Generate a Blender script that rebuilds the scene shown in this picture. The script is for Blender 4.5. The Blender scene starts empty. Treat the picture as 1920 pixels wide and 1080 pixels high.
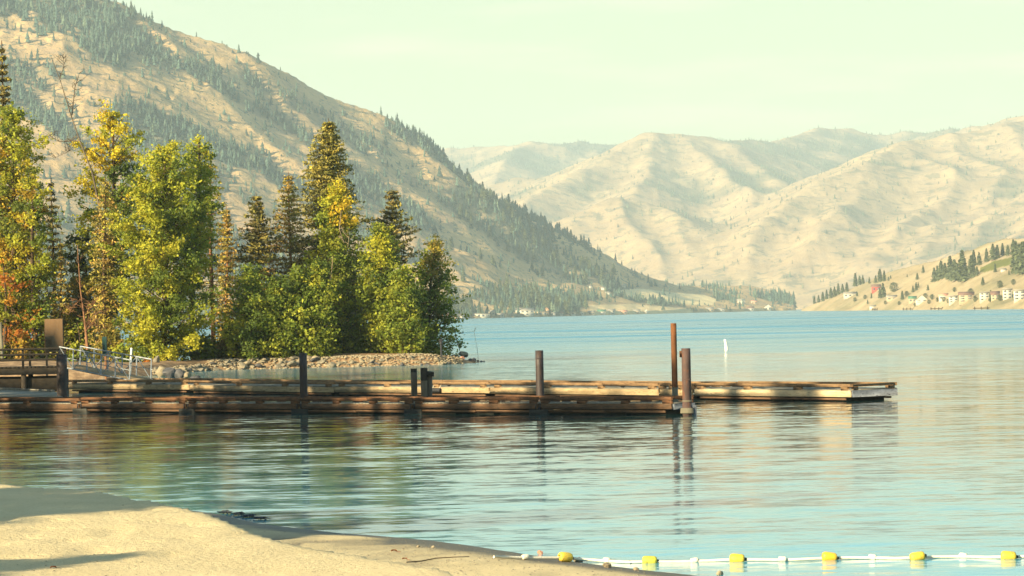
import bpy, math, random
import numpy as np
from mathutils import Matrix, Vector

# ------------------------------------------------------------------ scene, camera, light
sc = bpy.context.scene
COL = sc.collection
F_PX = 5867.0                      # focal length in photo pixels (1920 wide)
CAM_H = 3.6
PITCH = math.radians(0.478)
ROLL = math.radians(-1.27)
cam_d = bpy.data.cameras.new("camera")
cam_d.sensor_width = 36.0
cam_d.lens = 36.0 * F_PX / 1920.0
cam_d.clip_start = 0.5
cam_d.clip_end = 60000.0
cam = bpy.data.objects.new("camera", cam_d)
COL.objects.link(cam)
RCAM = Matrix.Rotation(math.pi / 2 + PITCH, 3, 'X') @ Matrix.Rotation(ROLL, 3, 'Z')
cam.matrix_world = Matrix.Translation((0, 0, CAM_H)) @ RCAM.to_4x4()
sc.camera = cam

SUN_AZ, SUN_EL = 48.0, 21.5        # degrees left of straight behind the camera, degrees up
a, e = math.radians(SUN_AZ), math.radians(SUN_EL)
SUN = Vector((-math.sin(a) * math.cos(e), -math.cos(a) * math.cos(e), math.sin(e)))

sc.view_settings.view_transform = 'Standard'
sc.view_settings.look = 'None'
sc.view_settings.exposure = 1.6
sc.view_settings.gamma = 1.0
sc.view_settings.use_curve_mapping = False
sc.cycles.max_bounces = 5
sc.cycles.diffuse_bounces = 2
sc.cycles.glossy_bounces = 3
sc.cycles.transmission_bounces = 3
sc.cycles.volume_bounces = 0
sc.cycles.transparent_max_bounces = 8
sc.cycles.use_denoising = True

world = bpy.data.worlds.new("World")
sc.world = world
world.use_nodes = True
wn = world.node_tree
wn.nodes.clear()
def N(nt, typ, **kw):
    n = nt.nodes.new(typ)
    for k, v in kw.items():
        if k == 'inp':
            for kk, vv in v.items():
                n.inputs[kk].default_value = vv
        else:
            setattr(n, k, v)
    return n
w_out = N(wn, 'ShaderNodeOutputWorld')
w_bg = N(wn, 'ShaderNodeBackground', inp={'Strength': 0.1})
w_sky = N(wn, 'ShaderNodeTexSky', sky_type='NISHITA', sun_disc=False)
w_sky.sun_elevation = e
w_sky.sun_rotation = math.atan2(SUN.x, SUN.y)
w_sky.altitude = 300
w_sky.air_density = 1.0
w_sky.dust_density = 2.0
w_tc = N(wn, 'ShaderNodeTexCoord')
w_sep = N(wn, 'ShaderNodeSeparateXYZ')
w_ramp = N(wn, 'ShaderNodeValToRGB')
cr = w_ramp.color_ramp
SKY = [(0.0, (0.76, 0.64, 0.27)), (0.05, (0.56, 0.585, 0.24)), (0.11, (0.475, 0.575, 0.305)), (0.22, (0.40, 0.66, 0.74)),
       (0.45, (0.22, 0.50, 0.70)), (1.0, (0.02, 0.05, 0.10))]
while len(cr.elements) < len(SKY):
    cr.elements.new(0.5)
for el, (p, c) in zip(cr.elements, SKY):
    el.position = p
    el.color = (*c, 1)
w_mul = N(wn, 'ShaderNodeVectorMath', operation='SCALE')
w_mul.inputs['Scale'].default_value = 4.9
w_mix = N(wn, 'ShaderNodeMix', data_type='RGBA')
w_mix.inputs['Factor'].default_value = 0.86
wn.links.new(w_tc.outputs['Generated'], w_sep.inputs[0])
wn.links.new(w_sep.outputs['Z'], w_ramp.inputs[0])
# thin cirrus veil
w_map = N(wn, 'ShaderNodeMapping')
w_map.inputs['Scale'].default_value = (9, 9, 70)
w_map.inputs['Rotation'].default_value = (0, math.radians(-3), 0)
w_nz = N(wn, 'ShaderNodeTexNoise', inp={'Scale': 1.0, 'Detail': 5.0, 'Roughness': 0.5})
w_cl = N(wn, 'ShaderNodeValToRGB')
w_cl.color_ramp.elements[0].position = 0.52
w_cl.color_ramp.elements[0].color = (0, 0, 0, 1)
w_cl.color_ramp.elements[1].position = 0.80
w_cl.color_ramp.elements[1].color = (0.30, 0.18, 0.14, 1)
w_add = N(wn, 'ShaderNodeVectorMath', operation='ADD')
wn.links.new(w_tc.outputs['Generated'], w_map.inputs[0])
wn.links.new(w_map.outputs[0], w_nz.inputs['Vector'])
wn.links.new(w_nz.outputs['Fac'], w_cl.inputs[0])
wn.links.new(w_ramp.outputs[0], w_add.inputs[0])
wn.links.new(w_cl.outputs[0], w_add.inputs[1])
wn.links.new(w_add.outputs[0], w_mul.inputs[0])
wn.links.new(w_sky.outputs[0], w_mix.inputs['A'])
wn.links.new(w_mul.outputs[0], w_mix.inputs['B'])
wn.links.new(w_mix.outputs['Result'], w_bg.inputs['Color'])
wn.links.new(w_bg.outputs[0], w_out.inputs[0])

sun_d = bpy.data.lights.new("sun", 'SUN')
sun_d.energy = 5.0
sun_d.angle = math.radians(0.6)
sun_d.color = (1.0, 0.84, 0.53)
sun_o = bpy.data.objects.new("sun", sun_d)
COL.objects.link(sun_o)
sun_o.rotation_euler = SUN.to_track_quat('Z', 'Y').to_euler()

# ------------------------------------------------------------------ helpers
RN = np.array(RCAM)
CN = np.array((0, 0, CAM_H))
def ray(u, v):
    return RN @ np.array(((u - 960) / F_PX, -(v - 540) / F_PX, -1.0))
def at(u, v, z=0.0):               # point of the plane at height z seen at photo pixel (u, v)
    d = ray(u, v)
    return CN + d * ((z - CAM_H) / d[2])
def atY(u, v, Y):                  # point at depth Y seen at photo pixel (u, v)
    d = ray(u, v)
    return CN + d * (Y / d[1])
def proj(P):
    q = (np.asarray(P, float) - CN) @ RN
    return 960 + F_PX * q[..., 0] / -q[..., 2], 540 - F_PX * q[..., 1] / -q[..., 2]
def hor(u):
    return 540 + F_PX * math.tan(PITCH) - (u - 960) * math.tan(-ROLL)

def hor_np(u):
    return 540 + F_PX * math.tan(PITCH) - (u - 960) * math.tan(-ROLL)
def hash2(ix, iy, s):
    n = (ix.astype(np.int64) * 374761393 + iy.astype(np.int64) * 668265263 + s * 974634777) & 0xFFFFFFFF
    n = ((n ^ (n >> 13)) * 1274126177) & 0xFFFFFFFF
    return ((n ^ (n >> 16)) & 0xFFFFFF) / float(0xFFFFFF)
def vnoise(x, y, s=0):
    ix, iy = np.floor(x), np.floor(y)
    fx, fy = x - ix, y - iy
    fx, fy = fx * fx * fx * (fx * (fx * 6 - 15) + 10), fy * fy * fy * (fy * (fy * 6 - 15) + 10)
    a_, b_ = hash2(ix, iy, s), hash2(ix + 1, iy, s)
    c_, d_ = hash2(ix, iy + 1, s), hash2(ix + 1, iy + 1, s)
    return (a_ + (b_ - a_) * fx) * (1 - fy) + (c_ + (d_ - c_) * fx) * fy
def fbm(x, y, oct=4, s=0, gain=0.5):
    t, amp, tot = 0.0, 1.0, 0.0
    for o in range(oct):
        t = t + amp * vnoise(x * 2 ** o + 17.3 * o, y * 2 ** o - 9.1 * o, s + o)
        tot += amp
        amp *= gain
    return t / tot                 # 0..1
def ridged(x, y, oct=4, s=0, gain=0.5):
    t, amp, tot = 0.0, 1.0, 0.0
    for o in range(oct):
        t = t + amp * (1 - np.abs(2 * vnoise(x * 2 ** o + 7.7 * o, y * 2 ** o + 3.3 * o, s + o) - 1))
        tot += amp
        amp *= gain
    return t / tot
def sstep(a_, b_, x):
    t = np.clip((x - a_) / (b_ - a_), 0, 1)
    return t * t * (3 - 2 * t)

def mesh_np(name, V, faces, mat=None, col=None, attrs=None, smooth=False):
    """faces: one (n,3) or (n,4) integer array, or a list of them"""
    if not isinstance(faces, (list, tuple)):
        faces = [faces]
    faces = [np.asarray(f, np.int32) for f in faces if len(f)]
    me = bpy.data.meshes.new(name)
    V = np.asarray(V, np.float32)
    me.vertices.add(len(V))
    me.vertices.foreach_set('co', V.ravel())
    loops = np.concatenate([f.ravel() for f in faces])
    tot = np.concatenate([np.full(len(f), f.shape[1], np.int32) for f in faces])
    start = np.concatenate(([0], np.cumsum(tot)[:-1])).astype(np.int32)
    me.loops.add(len(loops))
    me.loops.foreach_set('vertex_index', loops)
    me.polygons.add(len(tot))
    me.polygons.foreach_set('loop_start', start)
    me.polygons.foreach_set('loop_total', tot)
    if smooth:
        me.polygons.foreach_set('use_smooth', np.ones(len(tot), bool))
    if col is not None:
        ca = me.color_attributes.new('col', 'FLOAT_COLOR', 'POINT')
        c4 = np.ones((len(V), 4), np.float32)
        c4[:, :3] = col
        ca.data.foreach_set('color', c4.ravel())
    for k, arr in (attrs or {}).items():
        at_ = me.attributes.new(k, 'FLOAT', 'POINT')
        at_.data.foreach_set('value', np.asarray(arr, np.float32).ravel())
    me.update(calc_edges=True)
    if mat:
        me.materials.append(mat)
    return me

class MB:                          # collects shapes, links them as one mesh object
    def __init__(self):
        self.V, self.F3, self.F4, self.n = [], [], [], 0
    def add(self, V, F):
        V = np.asarray(V, float)
        F = np.asarray(F, int)
        self.V.append(V)
        (self.F3 if F.shape[1] == 3 else self.F4).append(F + self.n)
        self.n += len(V)
    def box(self, c, ax, ay, az, bev=0.0):
        """centre and three half-axis vectors; bevelled all round when bev>0"""
        c, ax, ay, az = (np.asarray(q, float) for q in (c, ax, ay, az))
        if bev <= 0:
            V = [c + sx * ax + sy * ay + sz * az for sz in (-1, 1) for sy in (-1, 1) for sx in (-1, 1)]
            F = [(0, 2, 3, 1), (4, 5, 7, 6), (0, 1, 5, 4), (2, 6, 7, 3), (0, 4, 6, 2), (1, 3, 7, 5)]
            self.add(V, F)
            return
        L = [np.linalg.norm(q) for q in (ax, ay, az)]
        k = [max(0.0, 1 - bev / l) for l in L]
        V, idx = [], {}
        for sx in (-1, 1):
            for sy in (-1, 1):
                for sz in (-1, 1):
                    for f in range(3):
                        s = [sx * (1 if f == 0 else k[0]), sy * (1 if f == 1 else k[1]), sz * (1 if f == 2 else k[2])]
                        idx[(sx, sy, sz, f)] = len(V)
                        V.append(c + s[0] * ax + s[1] * ay + s[2] * az)
        F4, F3 = [], []
        for s in (-1, 1):
            F4.append([idx[(s, b, d, 0)] for b, d in ((-1, -1), (1, -1), (1, 1), (-1, 1))])
            F4.append([idx[(b, s, d, 1)] for b, d in ((-1, -1), (1, -1), (1, 1), (-1, 1))])
            F4.append([idx[(b, d, s, 2)] for b, d in ((-1, -1), (1, -1), (1, 1), (-1, 1))])
        for s in (-1, 1):
            for t in (-1, 1):
                F4.append([idx[(s, t, -1, 0)], idx[(s, t, 1, 0)], idx[(s, t, 1, 1)], idx[(s, t, -1, 1)]])
                F4.append([idx[(s, -1, t, 0)], idx[(s, 1, t, 0)], idx[(s, 1, t, 2)], idx[(s, -1, t, 2)]])
                F4.append([idx[(-1, s, t, 1)], idx[(1, s, t, 1)], idx[(1, s, t, 2)], idx[(-1, s, t, 2)]])
        for sx in (-1, 1):
            for sy in (-1, 1):
                for sz in (-1, 1):
                    F3.append([idx[(sx, sy, sz, f)] for f in range(3)])
        n0 = self.n
        self.add(V, F4)
        self.F3.append(np.asarray(F3, int) + n0)
    def tube(self, pts, rad, n=8, cap=True):
        pts = [np.asarray(p, float) for p in pts]
        if np.isscalar(rad):
            rad = [rad] * len(pts)
        ref = None
        rings = []
        for i, p in enumerate(pts):
            t = pts[min(i + 1, len(pts) - 1)] - pts[max(i - 1, 0)]
            t = t / (np.linalg.norm(t) + 1e-9)
            if ref is None:
                ref = np.array((1.0, 0, 0)) if abs(t[0]) < 0.8 else np.array((0, 1.0, 0))
            b = np.cross(t, ref)
            b /= np.linalg.norm(b) + 1e-9
            ref = np.cross(b, t)
            an = np.arange(n) * 2 * math.pi / n
            rings.append(p + rad[i] * (np.cos(an)[:, None] * ref + np.sin(an)[:, None] * b))
        V = np.concatenate(rings)
        F = [(i * n + j, i * n + (j + 1) % n, (i + 1) * n + (j + 1) % n, (i + 1) * n + j) for i in range(len(pts) - 1) for j in range(n)]
        n0 = self.n
        self.add(V, F)
        if cap:
            for i, p in ((0, pts[0]), (len(pts) - 1, pts[-1])):
                c = self.n
                self.V.append(p[None])
                self.n += 1
                f = [(c, n0 + i * n + j, n0 + i * n + (j + 1) % n) for j in range(n)]
                self.F3.append(np.asarray(f, int))
    def build(self, name, mat, parent=None, smooth=False):
        faces = [np.concatenate(x) for x in (self.F3, self.F4) if x]
        return link(name, mesh_np(name, np.concatenate(self.V), faces, mat, smooth=smooth), parent)

def link(name, me, parent=None):
    o = bpy.data.objects.new(name, me)
    COL.objects.link(o)
    if parent is not None:
        o.parent = parent
        me.transform(Matrix.Translation(-parent.location))      # parts are kept in the thing's own space
    return o
def tag(o, label=None, cat=None, group=None, kind=None):
    for k, v in (('label', label), ('category', cat), ('group', group), ('kind', kind)):
        if v:
            o[k] = v
    return o
def thing(name, label, cat, loc=(0, 0, 0), group=None):
    o = bpy.data.objects.new(name, None)
    COL.objects.link(o)
    o.location = Vector([float(q) for q in loc])
    o.empty_display_size = 0.3
    return tag(o, label, cat, group)

# ------------------------------------------------------------------ materials
def new_mat(name):
    m = bpy.data.materials.new(name)
    m.use_nodes = True
    m.node_tree.nodes.clear()
    nt = m.node_tree
    out = N(nt, 'ShaderNodeOutputMaterial')
    return m, nt, out
def noise(nt, vec, scale, detail=4.0, rough=0.55):
    n = N(nt, 'ShaderNodeTexNoise', inp={'Scale': scale, 'Detail': detail, 'Roughness': rough})
    nt.links.new(vec, n.inputs['Vector'])
    return n
def ramp(nt, fac, stops):
    r = N(nt, 'ShaderNodeValToRGB')
    c = r.color_ramp
    while len(c.elements) < len(stops):
        c.elements.new(0.5)
    for el, (p, co) in zip(c.elements, stops):
        el.position = p
        el.color = (*co, 1) if len(co) == 3 else co
    nt.links.new(fac, r.inputs[0])
    return r
def mixc(nt, fac, A, B, blend='MIX'):
    m = N(nt, 'ShaderNodeMix', data_type='RGBA', blend_type=blend)
    for s, v in (('Factor', fac), ('A', A), ('B', B)):
        if isinstance(v, (int, float)):
            m.inputs[s].default_value = v
        elif isinstance(v, tuple):
            m.inputs[s].default_value = (*v, 1)
        else:
            nt.links.new(v, m.inputs[s])
    return m.outputs['Result']
def mathn(nt, op, a_, b_=0.0, clamp=False):
    m = N(nt, 'ShaderNodeMath', operation=op, use_clamp=clamp)
    if op == 'MULTIPLY_ADD':
        m.inputs[2].default_value = .1
    for i, v in enumerate((a_, b_)):
        if isinstance(v, (int, float)):
            m.inputs[i].default_value = v
        else:
            nt.links.new(v, m.inputs[i])
    return m.outputs[0]
def mapped(nt, scale, coord='Object', rot=(0, 0, 0)):
    if coord == 'World':
        g = N(nt, 'ShaderNodeNewGeometry').outputs['Position']
    else:
        g = N(nt, 'ShaderNodeTexCoord').outputs[coord]
    mp = N(nt, 'ShaderNodeMapping')
    mp.inputs['Scale'].default_value = scale
    mp.inputs['Rotation'].default_value = rot
    nt.links.new(g, mp.inputs[0])
    return mp.outputs[0]
def principled(nt, out, color, rough=0.8, spec=0.3, bump=None, bump_d=0.02, metal=0.0):
    p = N(nt, 'ShaderNodeBsdfPrincipled')
    p.inputs['Specular IOR Level'].default_value = spec
    p.inputs['Metallic'].default_value = metal
    for s, v in (('Base Color', color), ('Roughness', rough)):
        if isinstance(v, (int, float)):
            p.inputs[s].default_value = v
        elif isinstance(v, tuple):
            p.inputs[s].default_value = (*v, 1)
        else:
            nt.links.new(v, p.inputs[s])
    if bump is not None:
        b = N(nt, 'ShaderNodeBump', inp={'Strength': 0.8, 'Distance': bump_d})
        nt.links.new(bump, b.inputs['Height'])
        nt.links.new(b.outputs[0], p.inputs['Normal'])
    nt.links.new(p.outputs[0], out.inputs['Surface'])
    return p
def blotchy(name, c1, c2, scale=3.0, rough=0.8, spec=0.3, stretch=(1, 1, 1), c3=None, bump_d=0.01, coord='World', metal=0.0, rot=(0, 0, 0)):
    m, nt, out = new_mat(name)
    v = mapped(nt, stretch, coord, rot)
    n1 = noise(nt, v, scale, 6)
    r = ramp(nt, n1.outputs['Fac'], [(0.32, c1), (0.68, c2)])
    colr = r.outputs[0]
    if c3:
        n2 = noise(nt, v, scale * 3.1, 3)
        k = ramp(nt, n2.outputs['Fac'], [(0.56, (0, 0, 0)), (0.68, (1, 1, 1))])
        colr = mixc(nt, k.outputs[0], colr, c3)
    n3 = noise(nt, v, scale * 8, 3)
    principled(nt, out, colr, rough, spec, n3.outputs['Fac'], bump_d, metal)
    return m
def leaf_mat(name, trans=0.3, rough=0.7):
    m, nt, out = new_mat(name)
    ca = N(nt, 'ShaderNodeVertexColor', layer_name='col')
    d = N(nt, 'ShaderNodeBsdfPrincipled', inp={'Roughness': rough, 'Specular IOR Level': 0.25})
    t = N(nt, 'ShaderNodeBsdfTranslucent')
    nt.links.new(ca.outputs[0], d.inputs['Base Color'])
    nt.links.new(ca.outputs[0], t.inputs[0])
    mx = N(nt, 'ShaderNodeMixShader', inp={0: trans})
    nt.links.new(d.outputs[0], mx.inputs[1])
    nt.links.new(t.outputs[0], mx.inputs[2])
    nt.links.new(mx.outputs[0], out.inputs['Surface'])
    return m

M = {}
M['leaf'] = leaf_mat('leaf', 0.45)
M['needle'] = leaf_mat('needle', 0.12)
M['far_needle'] = leaf_mat('far_needle', 0.0, 0.9)
M['bark'] = blotchy('bark', (0.042, 0.028, 0.017), (0.098, 0.063, 0.038), 4, 0.9, 0.2, (1, 1, 0.3))
M['pine_bark'] = blotchy('pine_bark', (0.12, 0.055, 0.03), (0.28, 0.13, 0.06), 4, 0.9, 0.2, (1, 1, 0.3))
M['dead_wood'] = blotchy('dead_wood', (0.21, 0.15, 0.087), (0.35, 0.272, 0.167), 5, 0.9, 0.2, (1, 1, 0.4))
M['rust_wood'] = blotchy('rust_wood', (0.13, 0.06, 0.03), (0.24, 0.12, 0.06), 5, 0.9, 0.2, (1, 1, 0.4))
M['rail_red'] = blotchy('rail_red', (0.060, 0.028, 0.012), (0.160, 0.068, 0.026), 2.5, 0.8, 0.3, (1, 1, 3), (0.05, 0.028, 0.016))
M['fascia_dark'] = blotchy('fascia_dark', (0.058, 0.032, 0.016), (0.140, 0.072, 0.034), 2.0, 0.8, 0.3, (1, 1, 5), (0.05, 0.034, 0.022))
M['rail_tan'] = blotchy('rail_tan', (0.115, 0.066, 0.030), (0.215, 0.130, 0.062), 2.2, 0.8, 0.3, (1, 1, 3), (0.09, 0.05, 0.028))
M['fascia_pale'] = blotchy('fascia_pale', (0.215, 0.150, 0.078), (0.360, 0.262, 0.145), 1.6, 0.85, 0.25, (1, 1, 5), (0.15, 0.10, 0.055))
M['fascia_paler'] = blotchy('fascia_paler', (0.30, 0.225, 0.13), (0.46, 0.36, 0.22), 1.6, 0.85, 0.25, (1, 1, 5), (0.22, 0.16, 0.095))  # paler tone for the last section of the far dock
M['fascia_grey'] = blotchy('fascia_grey', (0.072, 0.082, 0.099), (0.153, 0.168, 0.198), 2.4, 0.85, 0.25, (1, 1, 2), (0.036, 0.038, 0.05))  # dock ends and bracket: bluish shade put into the grey
M['deck'] = blotchy('deck', (0.15, 0.135, 0.106), (0.23, 0.21, 0.168), 2.0, 0.85, 0.25, (3, 1, 1))
M['float_black'] = blotchy('float_black', (0.012, 0.012, 0.01), (0.03, 0.028, 0.022), 3, 0.7, 0.3)
M['steel_dark'] = blotchy('steel_dark', (0.018, 0.013, 0.014), (0.043, 0.029, 0.027), 3, 0.6, 0.4, (1, 1, 0.4), (0.06, 0.027, 0.018))
M['pile_rust'] = blotchy('pile_rust', (0.045, 0.026, 0.022), (0.085, 0.050, 0.042), 2.2, 0.75, 0.35, (1, 1, 0.5), (0.11, 0.042, 0.02))
M['pole_rust'] = blotchy('pole_rust', (0.085, 0.032, 0.012), (0.165, 0.062, 0.018), 3, 0.8, 0.3, (1, 1, 0.35), (0.045, 0.02, 0.01))
M['pile_pale'] = blotchy('pile_pale', (0.095, 0.085, 0.058), (0.165, 0.145, 0.10), 3, 0.8, 0.3, (1, 1, 0.3))
M['stub_wood'] = blotchy('stub_wood', (0.065, 0.051, 0.038), (0.16, 0.129, 0.092), 4, 0.9, 0.2, (1, 1, 0.2))
M['dark_wood'] = blotchy('dark_wood', (0.018, 0.014, 0.01), (0.043, 0.033, 0.022), 3, 0.85, 0.25, (1, 1, 1.5))
M['plywood'] = blotchy('plywood', (0.155, 0.09, 0.044), (0.186, 0.11, 0.055), 2, 0.85, 0.2, (3, 1, 0.6))
M['aluminium'] = blotchy('aluminium', (0.17, 0.19, 0.21), (0.28, 0.30, 0.31), 4, 0.45, 0.5, metal=0.3)
M['white_paint'] = blotchy('white_paint', (0.612, 0.595, 0.527), (0.697, 0.68, 0.612), 3, 0.6, 0.4)
M['rope'] = blotchy('rope', (0.558, 0.502, 0.391), (0.702, 0.651, 0.527), 6, 0.7, 0.3)
M['yellow'] = blotchy('yellow', (0.52, 0.36, 0.03), (0.70, 0.50, 0.06), 7, 0.55, 0.4, c3=(0.40, 0.30, 0.08))
M['olive_float'] = blotchy('olive_float', (0.40, 0.36, 0.04), (0.55, 0.48, 0.06), 6, 0.6, 0.4, c3=(0.22, 0.2, 0.04))
M['orange'] = blotchy('orange', (0.75, 0.34, 0.02), (0.85, 0.45, 0.03), 6, 0.45, 0.5)
M['green_paint'] = blotchy('green_paint', (0.01, 0.035, 0.028), (0.021, 0.059, 0.045), 4, 0.6, 0.4)
M['black'] = blotchy('black', (0.015, 0.016, 0.02), (0.035, 0.035, 0.04), 4, 0.7, 0.3)
M['stone'] = blotchy('stone', (0.18, 0.142, 0.09), (0.312, 0.257, 0.17), 2.2, 0.9, 0.2, bump_d=0.03)
M['stone_grey'] = blotchy('stone_grey', (0.12, 0.104, 0.078), (0.24, 0.209, 0.151), 2.2, 0.9, 0.2, bump_d=0.03)
M['stone_dark'] = blotchy('stone_dark', (0.042, 0.042, 0.045), (0.096, 0.09, 0.09), 2.2, 0.8, 0.3, bump_d=0.03)
M['stone_red'] = blotchy('stone_red', (0.30, 0.14, 0.09), (0.42, 0.22, 0.15), 6, 0.9, 0.2)
M['leaf_litter'] = blotchy('leaf_litter', (0.22, 0.07, 0.025), (0.34, 0.13, 0.05), 9, 0.8, 0.2)
M['weed'] = blotchy('weed', (0.012, 0.016, 0.02), (0.035, 0.04, 0.045), 9, 0.6, 0.4)
M['wall_white'] = blotchy('wall_white', (0.44, 0.40, 0.31), (0.54, 0.50, 0.40), 0.4, 0.8, 0.2)
M['wall_cream'] = blotchy('wall_cream', (0.36, 0.28, 0.17), (0.44, 0.35, 0.23), 0.4, 0.8, 0.2)
M['wall_tan'] = blotchy('wall_tan', (0.40, 0.24, 0.13), (0.50, 0.32, 0.18), 0.4, 0.8, 0.2)
M['wall_red'] = blotchy('wall_red', (0.36, 0.05, 0.04), (0.46, 0.08, 0.06), 0.4, 0.8, 0.2)
M['roof_grey'] = blotchy('roof_grey', (0.20, 0.18, 0.15), (0.30, 0.27, 0.22), 0.5, 0.8, 0.2)
M['roof_brown'] = blotchy('roof_brown', (0.13, 0.075, 0.055), (0.20, 0.12, 0.09), 0.5, 0.8, 0.2)
M['roof_green'] = blotchy('roof_green', (0.05, 0.14, 0.09), (0.08, 0.20, 0.13), 0.5, 0.8, 0.2)
M['roof_pink'] = blotchy('roof_pink', (0.50, 0.22, 0.14), (0.60, 0.30, 0.20), 0.5, 0.8, 0.2)
M['pane'] = blotchy('pane', (0.05, 0.06, 0.07), (0.10, 0.11, 0.12), 0.8, 0.2, 0.5)

# ------------------------------------------------------------------ signed distance to a polyline (land on the left-hand side of travel)
def sdist(x, y, pts):
    P = np.asarray(pts, float)[:, :2]
    best = np.full(x.shape, 1e18)
    sg = np.zeros(x.shape)
    nseg = len(P) - 1
    for i in range(nseg):
        a_, b_ = P[i], P[i + 1]
        d = b_ - a_
        L2 = d @ d + 1e-12
        t = np.clip(((x - a_[0]) * d[0] + (y - a_[1]) * d[1]) / L2, 0, 1)
        qx, qy = x - a_[0] - t * d[0], y - a_[1] - t * d[1]
        dd = qx * qx + qy * qy
        cr_ = (d[0] * (y - a_[1]) - d[1] * (x - a_[0])) / math.sqrt(L2)
        # on ties (corner points) trust the segment the point is more perpendicular to
        better = (dd < best - 1e-9) | ((np.abs(dd - best) <= 1e-9) & (np.abs(cr_) > np.abs(sg)))
        best = np.where(better, dd, best)
        sg = np.where(better, cr_, sg)
    return np.sqrt(best) * np.sign(sg)

# ------------------------------------------------------------------ ground: beach, left bank and the wooded point in one sheet
shore_px = [(1500, 1112), (1310, 1080), (1200, 1068), (1060, 1053), (960, 1036), (800, 1013), (640, 1000), (500, 984), (400, 963)]
front_px = [(-60, 716), (60, 714), (200, 710), (300, 703), (340, 699), (400, 694.5), (480, 692), (560, 690), (640, 688.3), (700, 687), (760, 685.5), (830, 683.8), (870, 681.5), (908, 679)]
coast = [(120, -60), (60, 2), (30, 18), (14, 31)]
coast += [tuple(at(u, v)[:2]) for u, v in shore_px]
coast += [(-7.6, 63.0), (-11.5, 68), (-17, 74), (-22, 84), (-25, 100), (-27, 120), (-29, 145), (-31, 165), (-33.5, 188)]
front_w = [tuple(at(u, v)[:2]) for u, v in front_px]
coast += front_w
back_off = [2.5, 5, 9, 11, 12, 13, 14, 15, 17, 19, 20, 21, 22]
for (x0, y0), off in zip(front_w[::-1][1:], back_off):
    coast.append((x0 * (1 + off / y0), y0 + off))
coast += [(-60, 262), (-160, 275)]
coast = coast                       # travelled so that land lies on the left: flip below if needed
scarp_px = [(1000, 1135, .10), (850, 1080, .16), (760, 1058, .24), (640, 1030, .34), (560, 1008, .44), (480, 985, .50), (390, 962, .52), (200, 930, .52), (0, 914, .52), (-120, 908, .5)]
scarp = [tuple(at(u, v, z + .16)[:2]) for u, v, z in scarp_px] 
scarp = [(1.2, 26), ] + scarp + [(-22, 66), (-60, 74)]
_probe = sdist(np.array([0.0]), np.array([5.0]), coast)[0]
SG_COAST = 1 if _probe > 0 else -1
_probe = sdist(np.array([-10.0]), np.array([40.0]), scarp)[0]
SG_SCARP = 1 if _probe > 0 else -1
def z_land(x, y):
    x, y = np.asarray(x, float), np.asarray(y, float)
    d = SG_COAST * sdist(x, y, coast)
    ds = SG_SCARP * sdist(x, y, scarp)
    d = d + 0.25 * (fbm(x * .5, y * .35, 3, 3) - .5)
    dp = np.maximum(d, 0)
    beach = 0.10 * np.minimum(dp / 1.3, 1) + 0.012 * np.minimum(dp, 40)
    H = np.interp(y, [30, 37, 40, 44, 47, 50, 70], [.06, .16, .27, .42, .56, .62, .62])
    wob = 0.14 * (fbm(x * .9, y * .5, 3, 8) - .5)
    beach = beach + H * sstep(-0.16, 0.16, ds + wob * .5)
    und = 0.06 * (fbm(x * .45, y * .2, 3, 21) - .5) + 0.026 * (fbm(x * 2.2, y * 1.3, 3, 22) - .5) + 0.018 * (fbm(x * 6, y * 4, 2, 23) - .5)
    und = und - .035 * sstep(.74, .80, vnoise(x * 2.6, y * 1.9, 24)) * sstep(.35, .6, vnoise(x * .4, y * .3, 25))
    beach = beach + und * np.minimum(dp / 2.0, 1)
    bank = 0.47 * np.minimum(dp, 1.4) ** .9 + 0.07 * np.minimum(np.maximum(dp - 1.4, 0), 22) + 0.25 * (fbm(x * .3, y * .15, 4, 31) - .5) * np.minimum(dp / 2, 1)
    k = sstep(68, 84, y)
    z = beach * (1 - k) + bank * k
    z = np.where(d < 0, -np.minimum(-d * (.10 + .25 * k), 3.0), z)
    return z
xs = np.concatenate([np.arange(-160, -42, 5.0), np.arange(-42, 8, .16), np.arange(8, 16, .5), np.arange(16, 121, 6)])
ys = np.concatenate([np.arange(-80, 24, 5.0), np.arange(24, 64, .16), np.arange(64, 84, .6), np.arange(84, 196, 2.5), np.arange(196, 262, .5), np.arange(262, 300, 5)])
GX, GY = np.meshgrid(xs, ys)
GZ = z_land(GX, GY)
dco = SG_COAST * sdist(GX, GY, coast)
def grid_faces(nr, nc):
    i = (np.arange(nr - 1)[:, None] * nc + np.arange(nc - 1)[None]).ravel()
    return np.stack([i, i + 1, i + nc + 1, i + nc], 1)
m, nt, out = new_mat('sand_and_soil')
pos = mapped(nt, (1, 1, 1), 'World')
soil = N(nt, 'ShaderNodeAttribute', attribute_name='soil').outputs['Fac']
wet = N(nt, 'ShaderNodeAttribute', attribute_name='wet').outputs['Fac']
n1 = noise(nt, pos, 0.7, 6, .6)
sand = ramp(nt, n1.outputs['Fac'], [(.3, (.48, .385, .215)), (.7, (.57, .46, .265))]).outputs[0]
n2 = noise(nt, pos, 22, 3, .7)
speck = ramp(nt, n2.outputs['Fac'], [(.56, (0, 0, 0)), (.68, (1, 1, 1))]).outputs[0]
sand = mixc(nt, mathn(nt, 'MULTIPLY', speck, .5), sand, (.28, .20, .11))
vor = N(nt, 'ShaderNodeTexVoronoi', inp={'Scale': 2.6})
nt.links.new(pos, vor.inputs['Vector'])
peb = ramp(nt, vor.outputs['Distance'], [(.05, (1, 1, 1)), (.09, (0, 0, 0))]).outputs[0]
sand = mixc(nt, mathn(nt, 'MULTIPLY', peb, .55), sand, (.16, .11, .07))
sand = mixc(nt, wet, sand, (.095, .08, .052))
n3 = noise(nt, pos, 1.3, 7, .65)
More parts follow.
